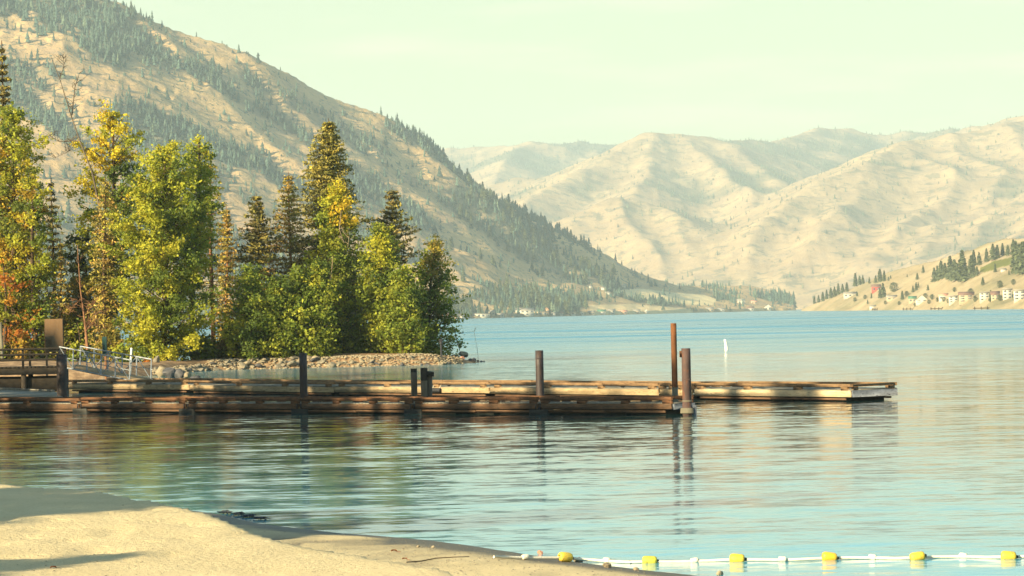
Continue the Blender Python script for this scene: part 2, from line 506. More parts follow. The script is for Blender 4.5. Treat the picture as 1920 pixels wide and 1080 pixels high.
soilc = ramp(nt, n3.outputs['Fac'], [(.3, (.10, .065, .035)), (.5, (.24, .15, .08)), (.7, (.46, .31, .17))]).outputs[0]
colr = mixc(nt, soil, sand, soilc)
nb = noise(nt, pos, 9, 6, .7)
rg = mathn(nt, 'SUBTRACT', .92, mathn(nt, 'MULTIPLY', wet, .35))
principled(nt, out, colr, rg, .25, nb.outputs['Fac'], .06)
M['ground'] = m
soil_v = sstep(66, 82, GY)
wet_v = (1 - sstep(.05, .15, GZ + .06 * (fbm(GX * 1.2, GY * .8, 3, 40) - .5))) * (1 - soil_v)
V = np.stack([GX, GY, GZ], -1).reshape(-1, 3)
g = link('ground', mesh_np('ground', V, grid_faces(len(ys), len(xs)), M['ground'], attrs={'soil': soil_v, 'wet': wet_v}, smooth=True))
tag(g, kind='structure')

# ------------------------------------------------------------------ water
m, nt, out = new_mat('lake_water')
geo = N(nt, 'ShaderNodeNewGeometry').outputs['Position']
def slopes(scale, rot, sx, sy, detail=2.0):
    mp = N(nt, 'ShaderNodeMapping')
    mp.inputs['Scale'].default_value = scale
    mp.inputs['Rotation'].default_value = (0, 0, rot)
    nt.links.new(geo, mp.inputs[0])
    nz = N(nt, 'ShaderNodeTexNoise', inp={'Scale': 1.0, 'Detail': detail, 'Roughness': .5})
    nt.links.new(mp.outputs[0], nz.inputs['Vector'])
    sub = N(nt, 'ShaderNodeVectorMath', operation='SUBTRACT')
    nt.links.new(nz.outputs['Color'], sub.inputs[0])
    sub.inputs[1].default_value = (.5, .5, .5)
    mul = N(nt, 'ShaderNodeVectorMath', operation='MULTIPLY')
    nt.links.new(sub.outputs[0], mul.inputs[0])
    mul.inputs[1].default_value = (sx, sy, 0)
    return mul.outputs[0]
def vadd(a_, b_):
    q = N(nt, 'ShaderNodeVectorMath', operation='ADD')
    nt.links.new(a_, q.inputs[0])
    nt.links.new(b_, q.inputs[1])
    return q.outputs[0]
def vscale(a_, f):
    q = N(nt, 'ShaderNodeVectorMath', operation='SCALE')
    nt.links.new(a_, q.inputs[0])
    nt.links.new(f, q.inputs['Scale'])
    return q.outputs[0]
swell = slopes((.16, .55, 1), .10, .04, .11, 1.5)
chop = slopes((.55, 1.5, 1), .06, .15, .22, 3.0)
ripp = slopes((2.2, 5.5, 1), -.04, .10, .20, 2.5)
# breeze patches: calm lanes and ruffled lanes
mp = N(nt, 'ShaderNodeMapping')
mp.inputs['Scale'].default_value = (.018, .030, 1)
mp.inputs['Rotation'].default_value = (0, 0, .25)
nt.links.new(geo, mp.inputs[0])
pn = noise(nt, mp.outputs[0], 1.0, 3, .5)
patch = ramp(nt, pn.outputs['Fac'], [(.35, (.45, .45, .45)), (.62, (1.0, 1.0, 1.0))]).outputs[0]
tot = vscale(vadd(vadd(swell, chop), ripp), patch)
sepg = N(nt, 'ShaderNodeSeparateXYZ')
nt.links.new(geo, sepg.inputs[0])
# long boat wakes crossing the open lake
wk = None
for y0, k, wd, amp in ((470, -.55, 14, .16), (640, -.6, 26, .16), (1150, -.7, 70, .14)):
    d = mathn(nt, 'SUBTRACT', mathn(nt, 'SUBTRACT', sepg.outputs['Y'], mathn(nt, 'MULTIPLY', sepg.outputs['X'], k)), y0)
    d = mathn(nt, 'DIVIDE', d, wd)
    gss = mathn(nt, 'POWER', 2.718, mathn(nt, 'MULTIPLY', mathn(nt, 'MULTIPLY', d, d), -1.0))
    s = mathn(nt, 'MULTIPLY', gss, -amp)
    wk = s if wk is None else mathn(nt, 'ADD', wk, s)
cmb = N(nt, 'ShaderNodeCombineXYZ', inp={'Z': 1.0})
nt.links.new(wk, cmb.inputs['Y'])
nv = vadd(tot, cmb.outputs[0])
nn = N(nt, 'ShaderNodeVectorMath', operation='NORMALIZE')
nt.links.new(nv, nn.inputs[0])
p = N(nt, 'ShaderNodeBsdfPrincipled', inp={'Base Color': (.05, .21, .25, 1), 'Roughness': .04, 'IOR': 1.333})
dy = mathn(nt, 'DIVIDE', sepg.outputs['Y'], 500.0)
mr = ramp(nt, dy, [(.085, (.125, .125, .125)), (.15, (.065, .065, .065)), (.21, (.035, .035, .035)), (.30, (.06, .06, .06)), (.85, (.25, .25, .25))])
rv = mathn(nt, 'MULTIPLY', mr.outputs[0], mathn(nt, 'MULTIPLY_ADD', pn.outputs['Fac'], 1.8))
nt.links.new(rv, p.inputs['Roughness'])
bc = ramp(nt, dy, [(.085, (.07, .29, .38)), (.125, (.055, .22, .29)), (.18, (.018, .060, .065)), (.26, (.015, .050, .050)), (.40, (.045, .17, .22))])  # foreground sky reflection and dark dockside reflection put into the colour, plus shallow-water tint
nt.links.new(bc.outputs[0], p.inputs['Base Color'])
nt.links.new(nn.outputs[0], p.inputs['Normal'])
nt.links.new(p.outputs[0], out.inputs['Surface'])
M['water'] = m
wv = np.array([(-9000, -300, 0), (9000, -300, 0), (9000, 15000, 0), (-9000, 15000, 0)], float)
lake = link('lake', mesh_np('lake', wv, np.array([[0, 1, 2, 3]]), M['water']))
tag(lake, kind='structure')

# ------------------------------------------------------------------ hills
def seg_ridge(x, y, pts, slope, quad=0.0):
    P = np.array([atY(u, v, D) for u, v, D in pts])
    best = np.full(x.shape, -1e9)
    for i in range(len(P) - 1):
        a_, b_ = P[i], P[i + 1]
        d = b_[:2] - a_[:2]
        L2 = d @ d
        t = np.clip(((x - a_[0]) * d[0] + (y - a_[1]) * d[1]) / L2, 0, 1)
        dist = np.hypot(x - a_[0] - t * d[0], y - a_[1] - t * d[1])
        best = np.maximum(best, a_[2] + t * (b_[2] - a_[2]) - slope * dist - quad * dist * dist)
    return best
def smax(a_, b_, k):
    h = np.clip(.5 + .5 * (a_ - b_) / k, 0, 1)
    return b_ + (a_ - b_) * h + k * h * (1 - h)
class Terrain:
    def __init__(self, u0, u1, nu, Ys, fn):
        self.a = np.linspace((u0 - 960) / F_PX, (u1 - 960) / F_PX, nu)
        self.Y = np.asarray(Ys, float)
        A, YY = np.meshgrid(self.a, self.Y)
        self.X, self.YY = A * YY, YY
        self.U = 960 + A * F_PX
        self.Z = fn(self.X, self.YY, self.U)
        zx = np.gradient(self.Z, axis=1) / (np.gradient(self.X, axis=1) + 1e-9)
        zy = np.gradient(self.Z, axis=0) / np.gradient(self.YY, axis=0) - zx * A
        L = np.sqrt(zx ** 2 + zy ** 2 + 1)
        self.lit = (-zx * SUN.x - zy * SUN.y + SUN.z) / L
        self.nz = 1 / L
        s = self.Z.copy()
        for _ in range(6):
            s = (s + np.roll(s, 1, 0) + np.roll(s, -1, 0) + np.roll(s, 1, 1) + np.roll(s, -1, 1)) / 5
        for _ in range(6):
            s = (s + np.roll(s, 3, 0) + np.roll(s, -3, 0) + np.roll(s, 3, 1) + np.roll(s, -3, 1)) / 5
        self.cav = s - self.Z          # >0 in gullies
    def samp(self, arr, x, y):
        fa = np.clip((x / y - self.a[0]) / (self.a[1] - self.a[0]), 0, len(self.a) - 1.001)
        fy = np.clip(np.interp(y, self.Y, np.arange(len(self.Y))), 0, len(self.Y) - 1.001)
        i, j = np.floor(fy).astype(int), np.floor(fa).astype(int)
        p_, q = fy - i, fa - j
        return (arr[i, j] * (1 - p_) * (1 - q) + arr[i + 1, j] * p_ * (1 - q) + arr[i, j + 1] * (1 - p_) * q + arr[i + 1, j + 1] * p_ * q)
    def hit(self, u, v):               # first ground point seen at a photo pixel
        d = ray(u, v)
        d = d / d[1]
        Yd = np.linspace(self.Y[0], self.Y[-1], 3000)
        z = CAM_H + d[2] * Yd
        g_ = self.samp(self.Z, d[0] * Yd, Yd)
        k = np.nonzero(g_ >= z)[0]
        if not len(k):
            k = [np.argmin(z - g_)]
        Yh = Yd[k[0]]
        return np.array((d[0] * Yh, Yh, g_[k[0]]))
    def build(self, name, mat, attrs):
        V = np.stack([self.X, self.YY, self.Z], -1).reshape(-1, 3)
        o = link(name, mesh_np(name, V, grid_faces(*self.Z.shape), mat, attrs=attrs, smooth=True))
        return tag(o, kind='structure')

def hill_mat(name, grass, grass2, rock, shrub, field, spot_scale, spot_hi, spot=.88, bump_d=7.0):
    m, nt, out = new_mat(name)
    pos = mapped(nt, (1, 1, 1), 'World')
    fo = N(nt, 'ShaderNodeAttribute', attribute_name='forest').outputs['Fac']
    fi = N(nt, 'ShaderNodeAttribute', attribute_name='field').outputs['Fac']
    n1 = noise(nt, pos, .006, 8, .6)
    c = ramp(nt, n1.outputs['Fac'], [(.35, grass), (.62, grass2)]).outputs[0]
    n2 = noise(nt, pos, .03, 7, .7)
    rk = ramp(nt, n2.outputs['Fac'], [(.50, (0, 0, 0)), (.62, (1, 1, 1))]).outputs[0]
    c = mixc(nt, mathn(nt, 'MULTIPLY', rk, .65), c, rock)
    # sagebrush and bushes: irregular specks
    n4 = noise(nt, pos, spot_scale, 3, .75)
    sp = ramp(nt, n4.outputs['Fac'], [(spot_hi, (0, 0, 0)), (spot_hi + .05, (1, 1, 1))]).outputs[0]
    c = mixc(nt, mathn(nt, 'MULTIPLY', sp, spot), c, shrub)
    n5 = noise(nt, pos, .02, 6, .7)
    fm = mathn(nt, 'MULTIPLY', fo, mathn(nt, 'MULTIPLY_ADD', n5.outputs['Fac'], 1.4), True)
    c = mixc(nt, fm, c, shrub)
    nf = noise(nt, pos, .02, 5, .6)
    c = mixc(nt, fi, c, mixc(nt, nf.outputs['Fac'], field, tuple(q * .72 for q in field)))
    nb = noise(nt, pos, .035, 9, .68)
    principled(nt, out, c, .95, .05, nb.outputs['Fac'], bump_d)
    return m
M['hill_left'] = hill_mat('hill_left', (.44, .285, .135), (.57, .38, .175), (.30, .215, .145), (.075, .100, .075), (.80, .62, .33), .11, .57)
M['hill_far'] = hill_mat('hill_far', (.31, .215, .12), (.44, .31, .165), (.27, .205, .14), (.085, .10, .07), (.55, .42, .22), .022, .545, .55, 5.0)
M['hill_right'] = hill_mat('hill_right', (.33, .25, .14), (.44, .34, .20), (.28, .22, .12), (.12, .13, .06), (.17, .17, .035), .16, .62)

# --- left mountain
crest_uv = [(-700, -300), (-300, -150), (0, -26), (200, 4), (330, 53), (490, 99), (620, 168), (740, 229), (820, 284), (940, 376), (1010, 408), (1080, 443), (1200, 503), (1290, 535), (1380, 556), (1475, 580)]
crU = [-700, 0, 490, 820, 1080, 1300, 1480]
crD = [3700, 3900, 4050, 4220, 4380, 4500, 4640]
shU = [-800, 0, 400, 700, 830, 900, 1000, 1100, 1200, 1300, 1480, 1500]
shD = [2500, 2700, 2900, 3080, 3180, 3250, 3380, 3550, 3820, 4130, 4560, 4600]
crest = [(u, v, float(np.interp(u, crU, crD))) for u, v in crest_uv]
def spur(pts, bulge=.90):            # a rib running down the slope: nearer than the slope between crest and shore
    r_ = []
    for u, v in pts:
        vc = np.interp(u, [c[0] for c in crest_uv], [c[1] for c in crest_uv])
        vs = hor(u) + 5
        f = np.clip((vs - v) / max(vs - vc, 1), 0, 1)
        sd, cd = np.interp(u, shU, shD), np.interp(u, crU, crD)
        fd = f ** (1 / float(np.interp(u, [600, 950], [1.15, 1.6])))   # depth fraction at which the plain slope reaches this height
        r_.append((u, v, float(sd + (cd - sd) * fd * (bulge + (1 - bulge) * f ** 3))))
    return r_
spurs = [spur(p_) for p_ in (
    [(250, 40), (330, 120), (420, 190), (520, 275), (620, 350), (720, 425), (830, 515)],
    [(60, 30), (120, 110), (200, 150), (300, 205), (410, 270), (530, 350), (640, 425), (760, 505)],
    [(-100, 50), (60, 175), (160, 245), (300, 310), (430, 370), (560, 450), (680, 530)],
    [(-200, 250), (0, 340), (200, 450), (400, 530), (600, 575)],
    [(480, 104), (560, 200), (640, 265), (740, 345), (840, 425), (940, 495), (1020, 545)],
    [(740, 233), (800, 305), (870, 375), (960, 440), (1060, 505), (1130, 548)],
    [(940, 378), (985, 412), (1040, 446), (1100, 486), (1180, 535)],
    [(1080, 445), (1140, 480), (1200, 516), (1280, 552)],
    [(850, 484), (930, 492), (1000, 520)])]
def left_fn(x, y, U):
    wx = x + 70 * (fbm(x / 260, y / 260, 4, 51) - .5)
    wy = y + 110 * (fbm(x / 260, y / 260, 4, 52) - .5)
    UW = 960 + F_PX * wx / wy
    sd, cd = np.interp(UW, shU, shD), np.interp(UW, crU, crD)
    cv = np.interp(UW, [c[0] for c in crest_uv], [c[1] for c in crest_uv])
    zc = (hor_np(UW) - cv) / F_PX * cd + CAM_H
    f = (wy - sd) / (cd - sd)
    h = np.where(f < 1, zc * np.clip(f, 0, 1) ** np.interp(UW, [600, 950], [1.15, 1.6]), zc - (wy - cd) * .3)
    for s in spurs:
        h = smax(h, seg_ridge(wx, wy, s, .42, .0028), 20)
    amp = sstep(0, 60, h) * (1 - .75 * sstep(.86, 1.0, f))
    h = h + 27 * (ridged(x / 230, y / 330, 5, 60, .5) - .64) * amp
    h = h + 12 * (fbm(x / 45, y / 60, 4, 66) - .5) * sstep(0, 40, h)
    D = np.interp(U, shU, shD) + 60 * (fbm(U / 40, U * 0, 3, 5) - .5)
    dl = y - D
    apron = 1.2 + np.clip(dl, 0, 500) * .075 + 5 * (fbm(x / 90, y / 90, 3, 71) - .5) * sstep(0, 120, dl)
    h = smax(h, apron, 12)
    h = np.minimum(h, 1.5 + np.maximum(dl, 0) * .55)
    h = np.where(dl < 0, np.maximum(dl * .1, -8), h)
    h = np.where(U > 1490, np.minimum(h, 1.5 - (U - 1490) * .5), h)
    return h
LT = Terrain(-420, 1540, 800, np.arange(2150, 4900, 7), left_fn)
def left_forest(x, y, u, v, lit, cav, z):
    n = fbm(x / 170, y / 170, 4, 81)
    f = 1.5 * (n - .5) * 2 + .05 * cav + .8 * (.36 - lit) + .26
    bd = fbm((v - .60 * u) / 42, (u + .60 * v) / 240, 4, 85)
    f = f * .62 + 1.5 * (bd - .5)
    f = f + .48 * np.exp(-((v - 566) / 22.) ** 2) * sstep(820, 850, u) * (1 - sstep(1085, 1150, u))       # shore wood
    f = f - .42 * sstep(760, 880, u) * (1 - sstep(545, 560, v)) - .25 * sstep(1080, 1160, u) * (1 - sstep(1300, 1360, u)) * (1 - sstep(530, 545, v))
    f = f + .75 * np.exp(-(((v - 412) - (u - 960) * .62) / 18.) ** 2) * sstep(830, 880, u) * (1 - sstep(1030, 1040, u))  # shadow below the crest, put in as dark forest
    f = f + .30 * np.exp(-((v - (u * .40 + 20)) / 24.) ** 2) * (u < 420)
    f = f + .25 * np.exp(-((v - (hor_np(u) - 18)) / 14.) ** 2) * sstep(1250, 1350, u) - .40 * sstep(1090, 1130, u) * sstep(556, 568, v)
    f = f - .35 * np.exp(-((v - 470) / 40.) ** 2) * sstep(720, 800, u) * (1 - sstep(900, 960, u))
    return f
LP = np.stack([LT.X, LT.YY, LT.Z], -1)
LU, LV = proj(LP)
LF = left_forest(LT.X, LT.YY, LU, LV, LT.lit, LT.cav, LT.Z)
def in_poly(u, v, poly):
    inside = np.zeros(u.shape, bool)
    n = len(poly)
    for i in range(n):
        (x1, y1), (x2, y2) = poly[i], poly[(i + 1) % n]
        c = ((y1 > v) != (y2 > v)) & (u < (x2 - x1) * (v - y1) / (y2 - y1 + 1e-9) + x1)
        inside ^= c
    return inside
field_l = in_poly(LU, LV, [(1150, 545), (1200, 541), (1260, 548), (1320, 553), (1345, 562), (1335, 572), (1290, 571), (1225, 562), (1180, 560)]).astype(float)
field_l = np.maximum(field_l, .7 * in_poly(LU, LV, [(1105, 572), (1180, 570), (1240, 574), (1300, 580), (1300, 588), (1105, 592)]))
LF = np.where(field_l > 0, -.8, LF)
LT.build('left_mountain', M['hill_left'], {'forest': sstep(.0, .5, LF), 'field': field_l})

# --- far mountains
far_r = [
    ([(700, 320, 13200), (780, 300, 13000), (830, 279, 12800), (900, 265, 12600), (990, 258, 12400), (1060, 269, 12600), (1130, 265, 12800), (1190, 269, 13000), (1300, 300, 13200)], .42),
    ([(990, 259, 12400), (960, 300, 11700), (930, 345, 11000), (900, 400, 10300)], .42),
    ([(1130, 266, 12800), (1090, 310, 12000), (1060, 345, 11200)], .42),
    ([(860, 385, 9800), (930, 345, 10000), (985, 332, 10100), (1030, 345, 9900), (1060, 380, 9600)], .45),
    ([(985, 334, 10100), (960, 380, 9600), (940, 430, 9100)], .45),
    ([(940, 440, 8300), (985, 376, 8700), (1060, 333, 9100), (1150, 292, 9500), (1210, 264, 9800), (1250, 249, 10000), (1290, 245, 10100), (1340, 255, 10200), (1390, 262, 10500),
      (1440, 263, 10900), (1500, 252, 11400), (1540, 241, 11800), (1600, 241, 12000), (1690, 236, 12000), (1740, 243, 11700), (1800, 246, 11000), (1850, 236, 10500), (1920, 221, 10000), (2100, 190, 9500), (2400, 150, 9000)], .40),
    ([(1255, 250, 10000), (1225, 310, 9300), (1190, 365, 8600), (1120, 400, 8200)], .45),
    ([(1290, 247, 10100), (1350, 300, 9500), (1400, 350, 8900), (1420, 400, 8400)], .45),
    ([(1340, 257, 10200), (1420, 300, 9700), (1480, 340, 9200)], .45),
    ([(1540, 243, 11800), (1500, 285, 11000), (1475, 320, 10300)], .42),
    ([(1600, 243, 12000), (1570, 280, 11200), (1545, 315, 10500)], .42),
    ([(1040, 440, 7700), (1090, 415, 7800), (1170, 376, 8000), (1250, 392, 7900), (1330, 442, 7600), (1370, 482, 7400), (1395, 530, 7200)], .42),
    ([(1170, 378, 8000), (1200, 430, 7600), (1250, 500, 7200), (1300, 560, 6900)], .45),
    ([(1250, 394, 7900), (1290, 450, 7500), (1330, 520, 7100)], .45),
    ([(1980, 200, 9000), (1900, 232, 8900), (1800, 252, 8800), (1720, 263, 8700), (1640, 300, 8300), (1560, 336, 8000), (1480, 376, 7700), (1415, 425, 7400), (1395, 480, 7100), (1400, 540, 6900)], .40),
    ([(1720, 265, 8700), (1770, 330, 8100), (1720, 410, 7500), (1620, 480, 7000), (1530, 560, 6700)], .42),
    ([(1800, 254, 8800), (1850, 320, 8200), (1820, 400, 7600), (1720, 470, 7000), (1620, 545, 6500)], .42),
    ([(1900, 234, 8900), (1960, 310, 8200), (1900, 390, 7500), (1800, 460, 6900), (1680, 545, 6300)], .42),
    ([(1620, 310, 8250), (1600, 380, 7700), (1520, 440, 7200), (1470, 520, 6900)], .42),
    ([(2050, 330, 7600), (1980, 400, 7000), (1860, 470, 6500), (1760, 540, 6100)], .42),
]
def far_fn(x, y, U):
    wx = x + 130 * (fbm(x / 620, y / 620, 4, 151) - .5)
    wy = y + 190 * (fbm(x / 620, y / 620, 4, 152) - .5)
    h = np.full(x.shape, -60.0)
    for pts, s in far_r:
        h = smax(h, seg_ridge(wx, wy, pts, s), 40)
    for _ in range(10):                # weathered, rounded crests
        h[1:-1] = (h[:-2] + 2 * h[1:-1] + h[2:]) / 4
        h[:, 1:-1] = (h[:, :-2] + 2 * h[:, 1:-1] + h[:, 2:]) / 4
    h = h + 44 * (ridged(x / 520, y / 700, 5, 160, .5) - .58) * sstep(-10, 120, h)
    h = h + 12 * (fbm(x / 90, y / 90, 4, 166) - .5) * sstep(0, 60, h) + 6 * (ridged(x / 170, y / 260, 4, 167, .5) - .6) * sstep(0, 90, h)
    return h
FT = Terrain(640, 2300, 820, np.concatenate([np.arange(6000, 9000, 15), np.arange(9000, 13600, 25)]), far_fn)
FU, FV = proj(np.stack([FT.X, FT.YY, FT.Z], -1))
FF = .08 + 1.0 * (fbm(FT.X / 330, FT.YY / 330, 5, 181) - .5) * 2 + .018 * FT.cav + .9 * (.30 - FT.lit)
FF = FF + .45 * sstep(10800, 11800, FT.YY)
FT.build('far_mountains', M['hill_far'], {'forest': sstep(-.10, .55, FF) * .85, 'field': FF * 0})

# --- right hillside
rcU = [1440, 1505, 1560, 1620, 1680, 1740, 1800, 1860, 1920, 2050, 2300]
rcV = [590, 578, 556, 529, 506, 493, 472, 456, 446, 405, 340]
rsD = [3600, 3300, 2900, 2650, 2450, 2250, 2050, 1900, 1800, 1650, 1500]
rcD = [3650, 3400, 3200, 3080, 2960, 2820, 2680, 2560, 2480, 2350, 2250]
def right_fn(x, y, U):
    cv = np.interp(U, rcU, rcV)
    cd = np.interp(U, rcU, rcD)
    sd = np.interp(U, rcU, rsD) + 40 * (fbm(U / 30, U * 0, 3, 15) - .5)
    zc = (hor_np(U) - cv) / F_PX * cd + CAM_H
    t = (y - sd) / (cd - sd)
    prof = np.clip(t, 0, 1)
    rise = .22 * sstep(0, .05, prof) * np.minimum(prof * 6, 1) + 0
    h = zc * (prof ** .92) * (1 + 0 * rise)
    h = h + 7 * (fbm(x / 70, y / 110, 4, 201) - .5) * sstep(0.02, .2, t) * sstep(0, 25, zc) + 2.2 * (fbm(x / 18, y / 22, 3, 202) - .5) * sstep(.02, .1, t)
    h = np.minimum(h, .8 + np.maximum(y - sd, 0) * .5)
    h = np.where(t > 1, zc - (y - cd) * .25, h)
    h = np.where(y < sd, np.maximum((y - sd) * .1, -8), h)
    h = np.where(U < 1505, h - (1505 - U) * .6, h)
    return h
RT = Terrain(1470, 2280, 420, np.arange(1480, 3800, 8), right_fn)
RU, RV = proj(np.stack([RT.X, RT.YY, RT.Z], -1))
field_r = in_poly(RU, RV, [(1838, 503), (1862, 490), (1908, 480), (1912, 492), (1880, 500), (1850, 510), (1838, 510)]).astype(float)
RT.build('right_hillside', M['hill_right'], {'forest': sstep(.25, .6, fbm(RT.X / 50, RT.YY / 60, 3, 220) - .2) * .6, 'field': field_r})

# ------------------------------------------------------------------ distant conifers
rng = np.random.default_rng(7)
def conifer_far(n_side=5, tiers=3, r=.22, seed=0, ragged=.35):
    """unit-height little conifer: stacked ragged skirts"""
    q = np.random.default_rng(seed)
    V, F, n = [], [], 0
    for k in range(tiers):
        z0, z1 = .06 + .86 * k / tiers, min(1.0, .06 + .86 * k / tiers + .94 / tiers * 1.5)
        rr = r * (1 - .80 * k / tiers)
        an = np.arange(n_side) * 2 * math.pi / n_side + q.random() * 6
        rad = rr * (1 + ragged * (q.random(n_side) * 2 - 1))
        zz = z0 + .05 * (q.random(n_side) - .5)
        V += [np.stack([rad * np.cos(an), rad * np.sin(an), zz], 1), np.array([[.01, 0, z1]])]
        F += [[n + j, n + (j + 1) % n_side, n + n_side] for j in range(n_side)]
        n += n_side + 1
    return np.concatenate(V), np.array(F)
protos_far = [conifer_far(5, 3, .17 + .04 * (i % 3), 300 + i) for i in range(8)]
def scatter_mesh(name, P, Ht, cols, mat):
    Vs, Fs, Cs, n = [], [], [], 0
    for i in range(len(P)):
        v, f = protos_far[i % 8]
        s, c = math.sin(i * 2.4), math.cos(i * 2.4)
        w = Ht[i] * (.75 + .7 * ((i * 37) % 10) / 10)
        hz_ = 1.0
        if i % 3 == 0:                 # scrub and round young trees
            hz_, w = .5, w * 1.15
        vv = np.stack([(v[:, 0] * c - v[:, 1] * s) * w, (v[:, 0] * s + v[:, 1] * c) * w, v[:, 2] * Ht[i] * hz_ - .5], 1) + P[i]
        Vs.append(vv)
        Fs.append(f + n)
        Cs.append(np.repeat(cols[i][None], len(v), 0))
        n += len(v)
    return link(name, mesh_np(name, np.concatenate(Vs), np.concatenate(Fs), mat, col=np.concatenate(Cs)))
def pick(T, fn, n_try, ulo, uhi, thr):
    uu = rng.uniform(ulo, uhi, n_try)
    k = rng.random(n_try)
    Yl, Yh = T.Y[0], T.Y[-1]
    Y_ = np.sqrt(Yl ** 2 + k * (Yh ** 2 - Yl ** 2))
    X_ = (uu - 960) / F_PX * Y_
    f = T.samp(fn, X_, Y_)
    z = T.samp(T.Z, X_, Y_)
    keep = (z > 1.5) & (rng.random(n_try) < thr(f))
    return np.stack([X_, Y_, z], 1)[keep]
def conifer_cols(n, base=(.046, .078, .058), var=.5):
    b = np.array(base)[None] * (1 + var * (rng.random((n, 1)) * 2 - 1))
    warm = rng.random((n, 1))
    return np.clip(b * (1 + np.where(warm > .75, 1.0, 0) * np.array([[.9, .45, .1]]) * rng.random((n, 1))), .01, .5)
def visible(T, P, Ht):
    """keeps trees whose top can be seen from near the camera"""
    t = P.copy()
    t[:, 2] += Ht
    ok = np.ones(len(P), bool)
    for s in np.linspace(.30, .985, 60):
        q = CN[None] + (t - CN[None]) * s
        inside = q[:, 1] > T.Y[0]
        g_ = np.where(inside, T.samp(T.Z, q[:, 0], np.maximum(q[:, 1], T.Y[0])), -1e9)
        ok &= q[:, 2] > g_ - 4
    return ok
thr_l = lambda f: np.clip(np.where(f < -.5, .004, .05) + .85 * sstep(.0, .55, f), 0, 1)
LTp = pick(LT, LF, 100000, -120, 1500, thr_l)
LTh = (5 + 11 * rng.random(len(LTp)) ** 1.6) * (1 - .12 * (LTp[:, 2] < 40))
vis = visible(LT, LTp, LTh)
LTp, LTh = LTp[vis], LTh[vis]
# the largest in the picture become trees of their own, the rest one wood
pu, pv = proj(LTp)
size = LTh / LTp[:, 1]
cand = (pu > 835) & (pu < 1500) & (pv < 640)
order = np.argsort(-np.where(cand, size, 0))[:190]
own = np.zeros(len(LTp), bool)
own[order] = True
cols = conifer_cols(len(LTp))
wood = scatter_mesh('mountain_wood', LTp[~own], LTh[~own], cols[~own], M['far_needle'])
tag(wood, 'dark conifer wood scattered over the gullies of the left mountain', 'wood', kind='stuff')
thr_f = lambda f: np.clip(.10 + .8 * sstep(.0, .6, f), 0, 1)
FTp = pick(FT, FF, 62000, 800, 2000, thr_f)
FTh = 4.5 + 9 * rng.random(len(FTp)) ** 1.7
vis = visible(FT, FTp, FTh)
FTp, FTh = FTp[vis], FTh[vis]
wood2 = scatter_mesh('far_wood', FTp, FTh, conifer_cols(len(FTp), (.075, .095, .055)), M['far_needle'])
tag(wood2, 'thin hazy conifers dotted over the far mountains', 'wood', kind='stuff')
print('far trees', len(LTp), len(FTp))

# medium conifers with branch sprays for the shores
def leaves_np(C, size, q, flat=0.0, aspect=.55):
    """diamond leaves at centres C; size scalar or array; flat>0 turns them towards horizontal"""
    n = len(C)
    a_ = q.normal(size=(n, 3))
    a_[:, 2] *= (1 - flat)
    a_ /= np.linalg.norm(a_, axis=1, keepdims=True)
    b_ = q.normal(size=(n, 3))
    b_[:, 2] *= (1 - flat)
    b_ -= a_ * (a_ * b_).sum(1, keepdims=True)
    b_ /= np.linalg.norm(b_, axis=1, keepdims=True) + 1e-9
    s = np.broadcast_to(np.asarray(size, float), (n,))[:, None]
    V = np.stack([C + a_ * s, C + b_ * s * aspect, C - a_ * s, C - b_ * s * aspect], 1).reshape(-1, 3)
    return V, np.arange(4 * n).reshape(n, 4)
def mid_conifer(seed, r=.2, dens=340, round_=False):
    q = np.random.default_rng(seed)
    t = q.random(dens) ** .8 * .95 + .04
    prof = (r * (1 - t) ** .85 + .012) if not round_ else .34 * np.sqrt(np.clip(1 - (2 * t - 1) ** 2, 0, 1)) + .02
    an = q.random(dens) * 2 * math.pi
    lump = .72 + .4 * vnoise(an * 1.3, t * 9, seed)
    rad = prof * lump * np.sqrt(q.random(dens) * (1.0 if round_ else .6) + (0 if round_ else .4))
    C = np.stack([rad * np.cos(an), rad * np.sin(an), t - .12 * rad], 1)
    V, F = leaves_np(C, .035 + .03 * q.random(dens), q, .35, .6)
    cv, cf = conifer_far(7, 5, r * .72, seed + 5, .4) if not round_ else (np.zeros((0, 3)), np.zeros((0, 3), int))
    faces = [F] + ([cf + len(V)] if len(cf) else [])
    VV = np.concatenate([V, cv])
    c = np.array((.085, .100, .045))[None] * (.6 + .9 * q.random((len(VV), 1)))
    c = np.repeat(c[:len(V):4], 4, 0) if not len(cf) else np.concatenate([np.repeat(c[:len(V):4], 4, 0), c[len(V):] * .8])
    return mesh_np('distant_conifer', VV, faces, M['far_needle'], col=c)
mids = [mid_conifer(400 + i, .19 + .045 * (i % 3)) for i in range(6)]
rounds = [mid_conifer(450 + i, .3, 620, True) for i in range(2)]
for k, i in enumerate(order):
    o = link('shore_conifer', mids[k % 6])
    o.location = LTp[i]
    w = LTh[i] * 1.05
    o.scale = (w * 1.05, w * 1.05, w)
    o.rotation_euler.z = k * 1.7
    lab = 'small dark conifer in the dense wood at the foot of the left mountain' if pu[i] < 1100 else 'small dark conifer among the houses and fields of the far shore'
    tag(o, lab, 'tree', 'conifers of the far left shore' if pu[i] < 1100 else 'conifers between the far shore houses')
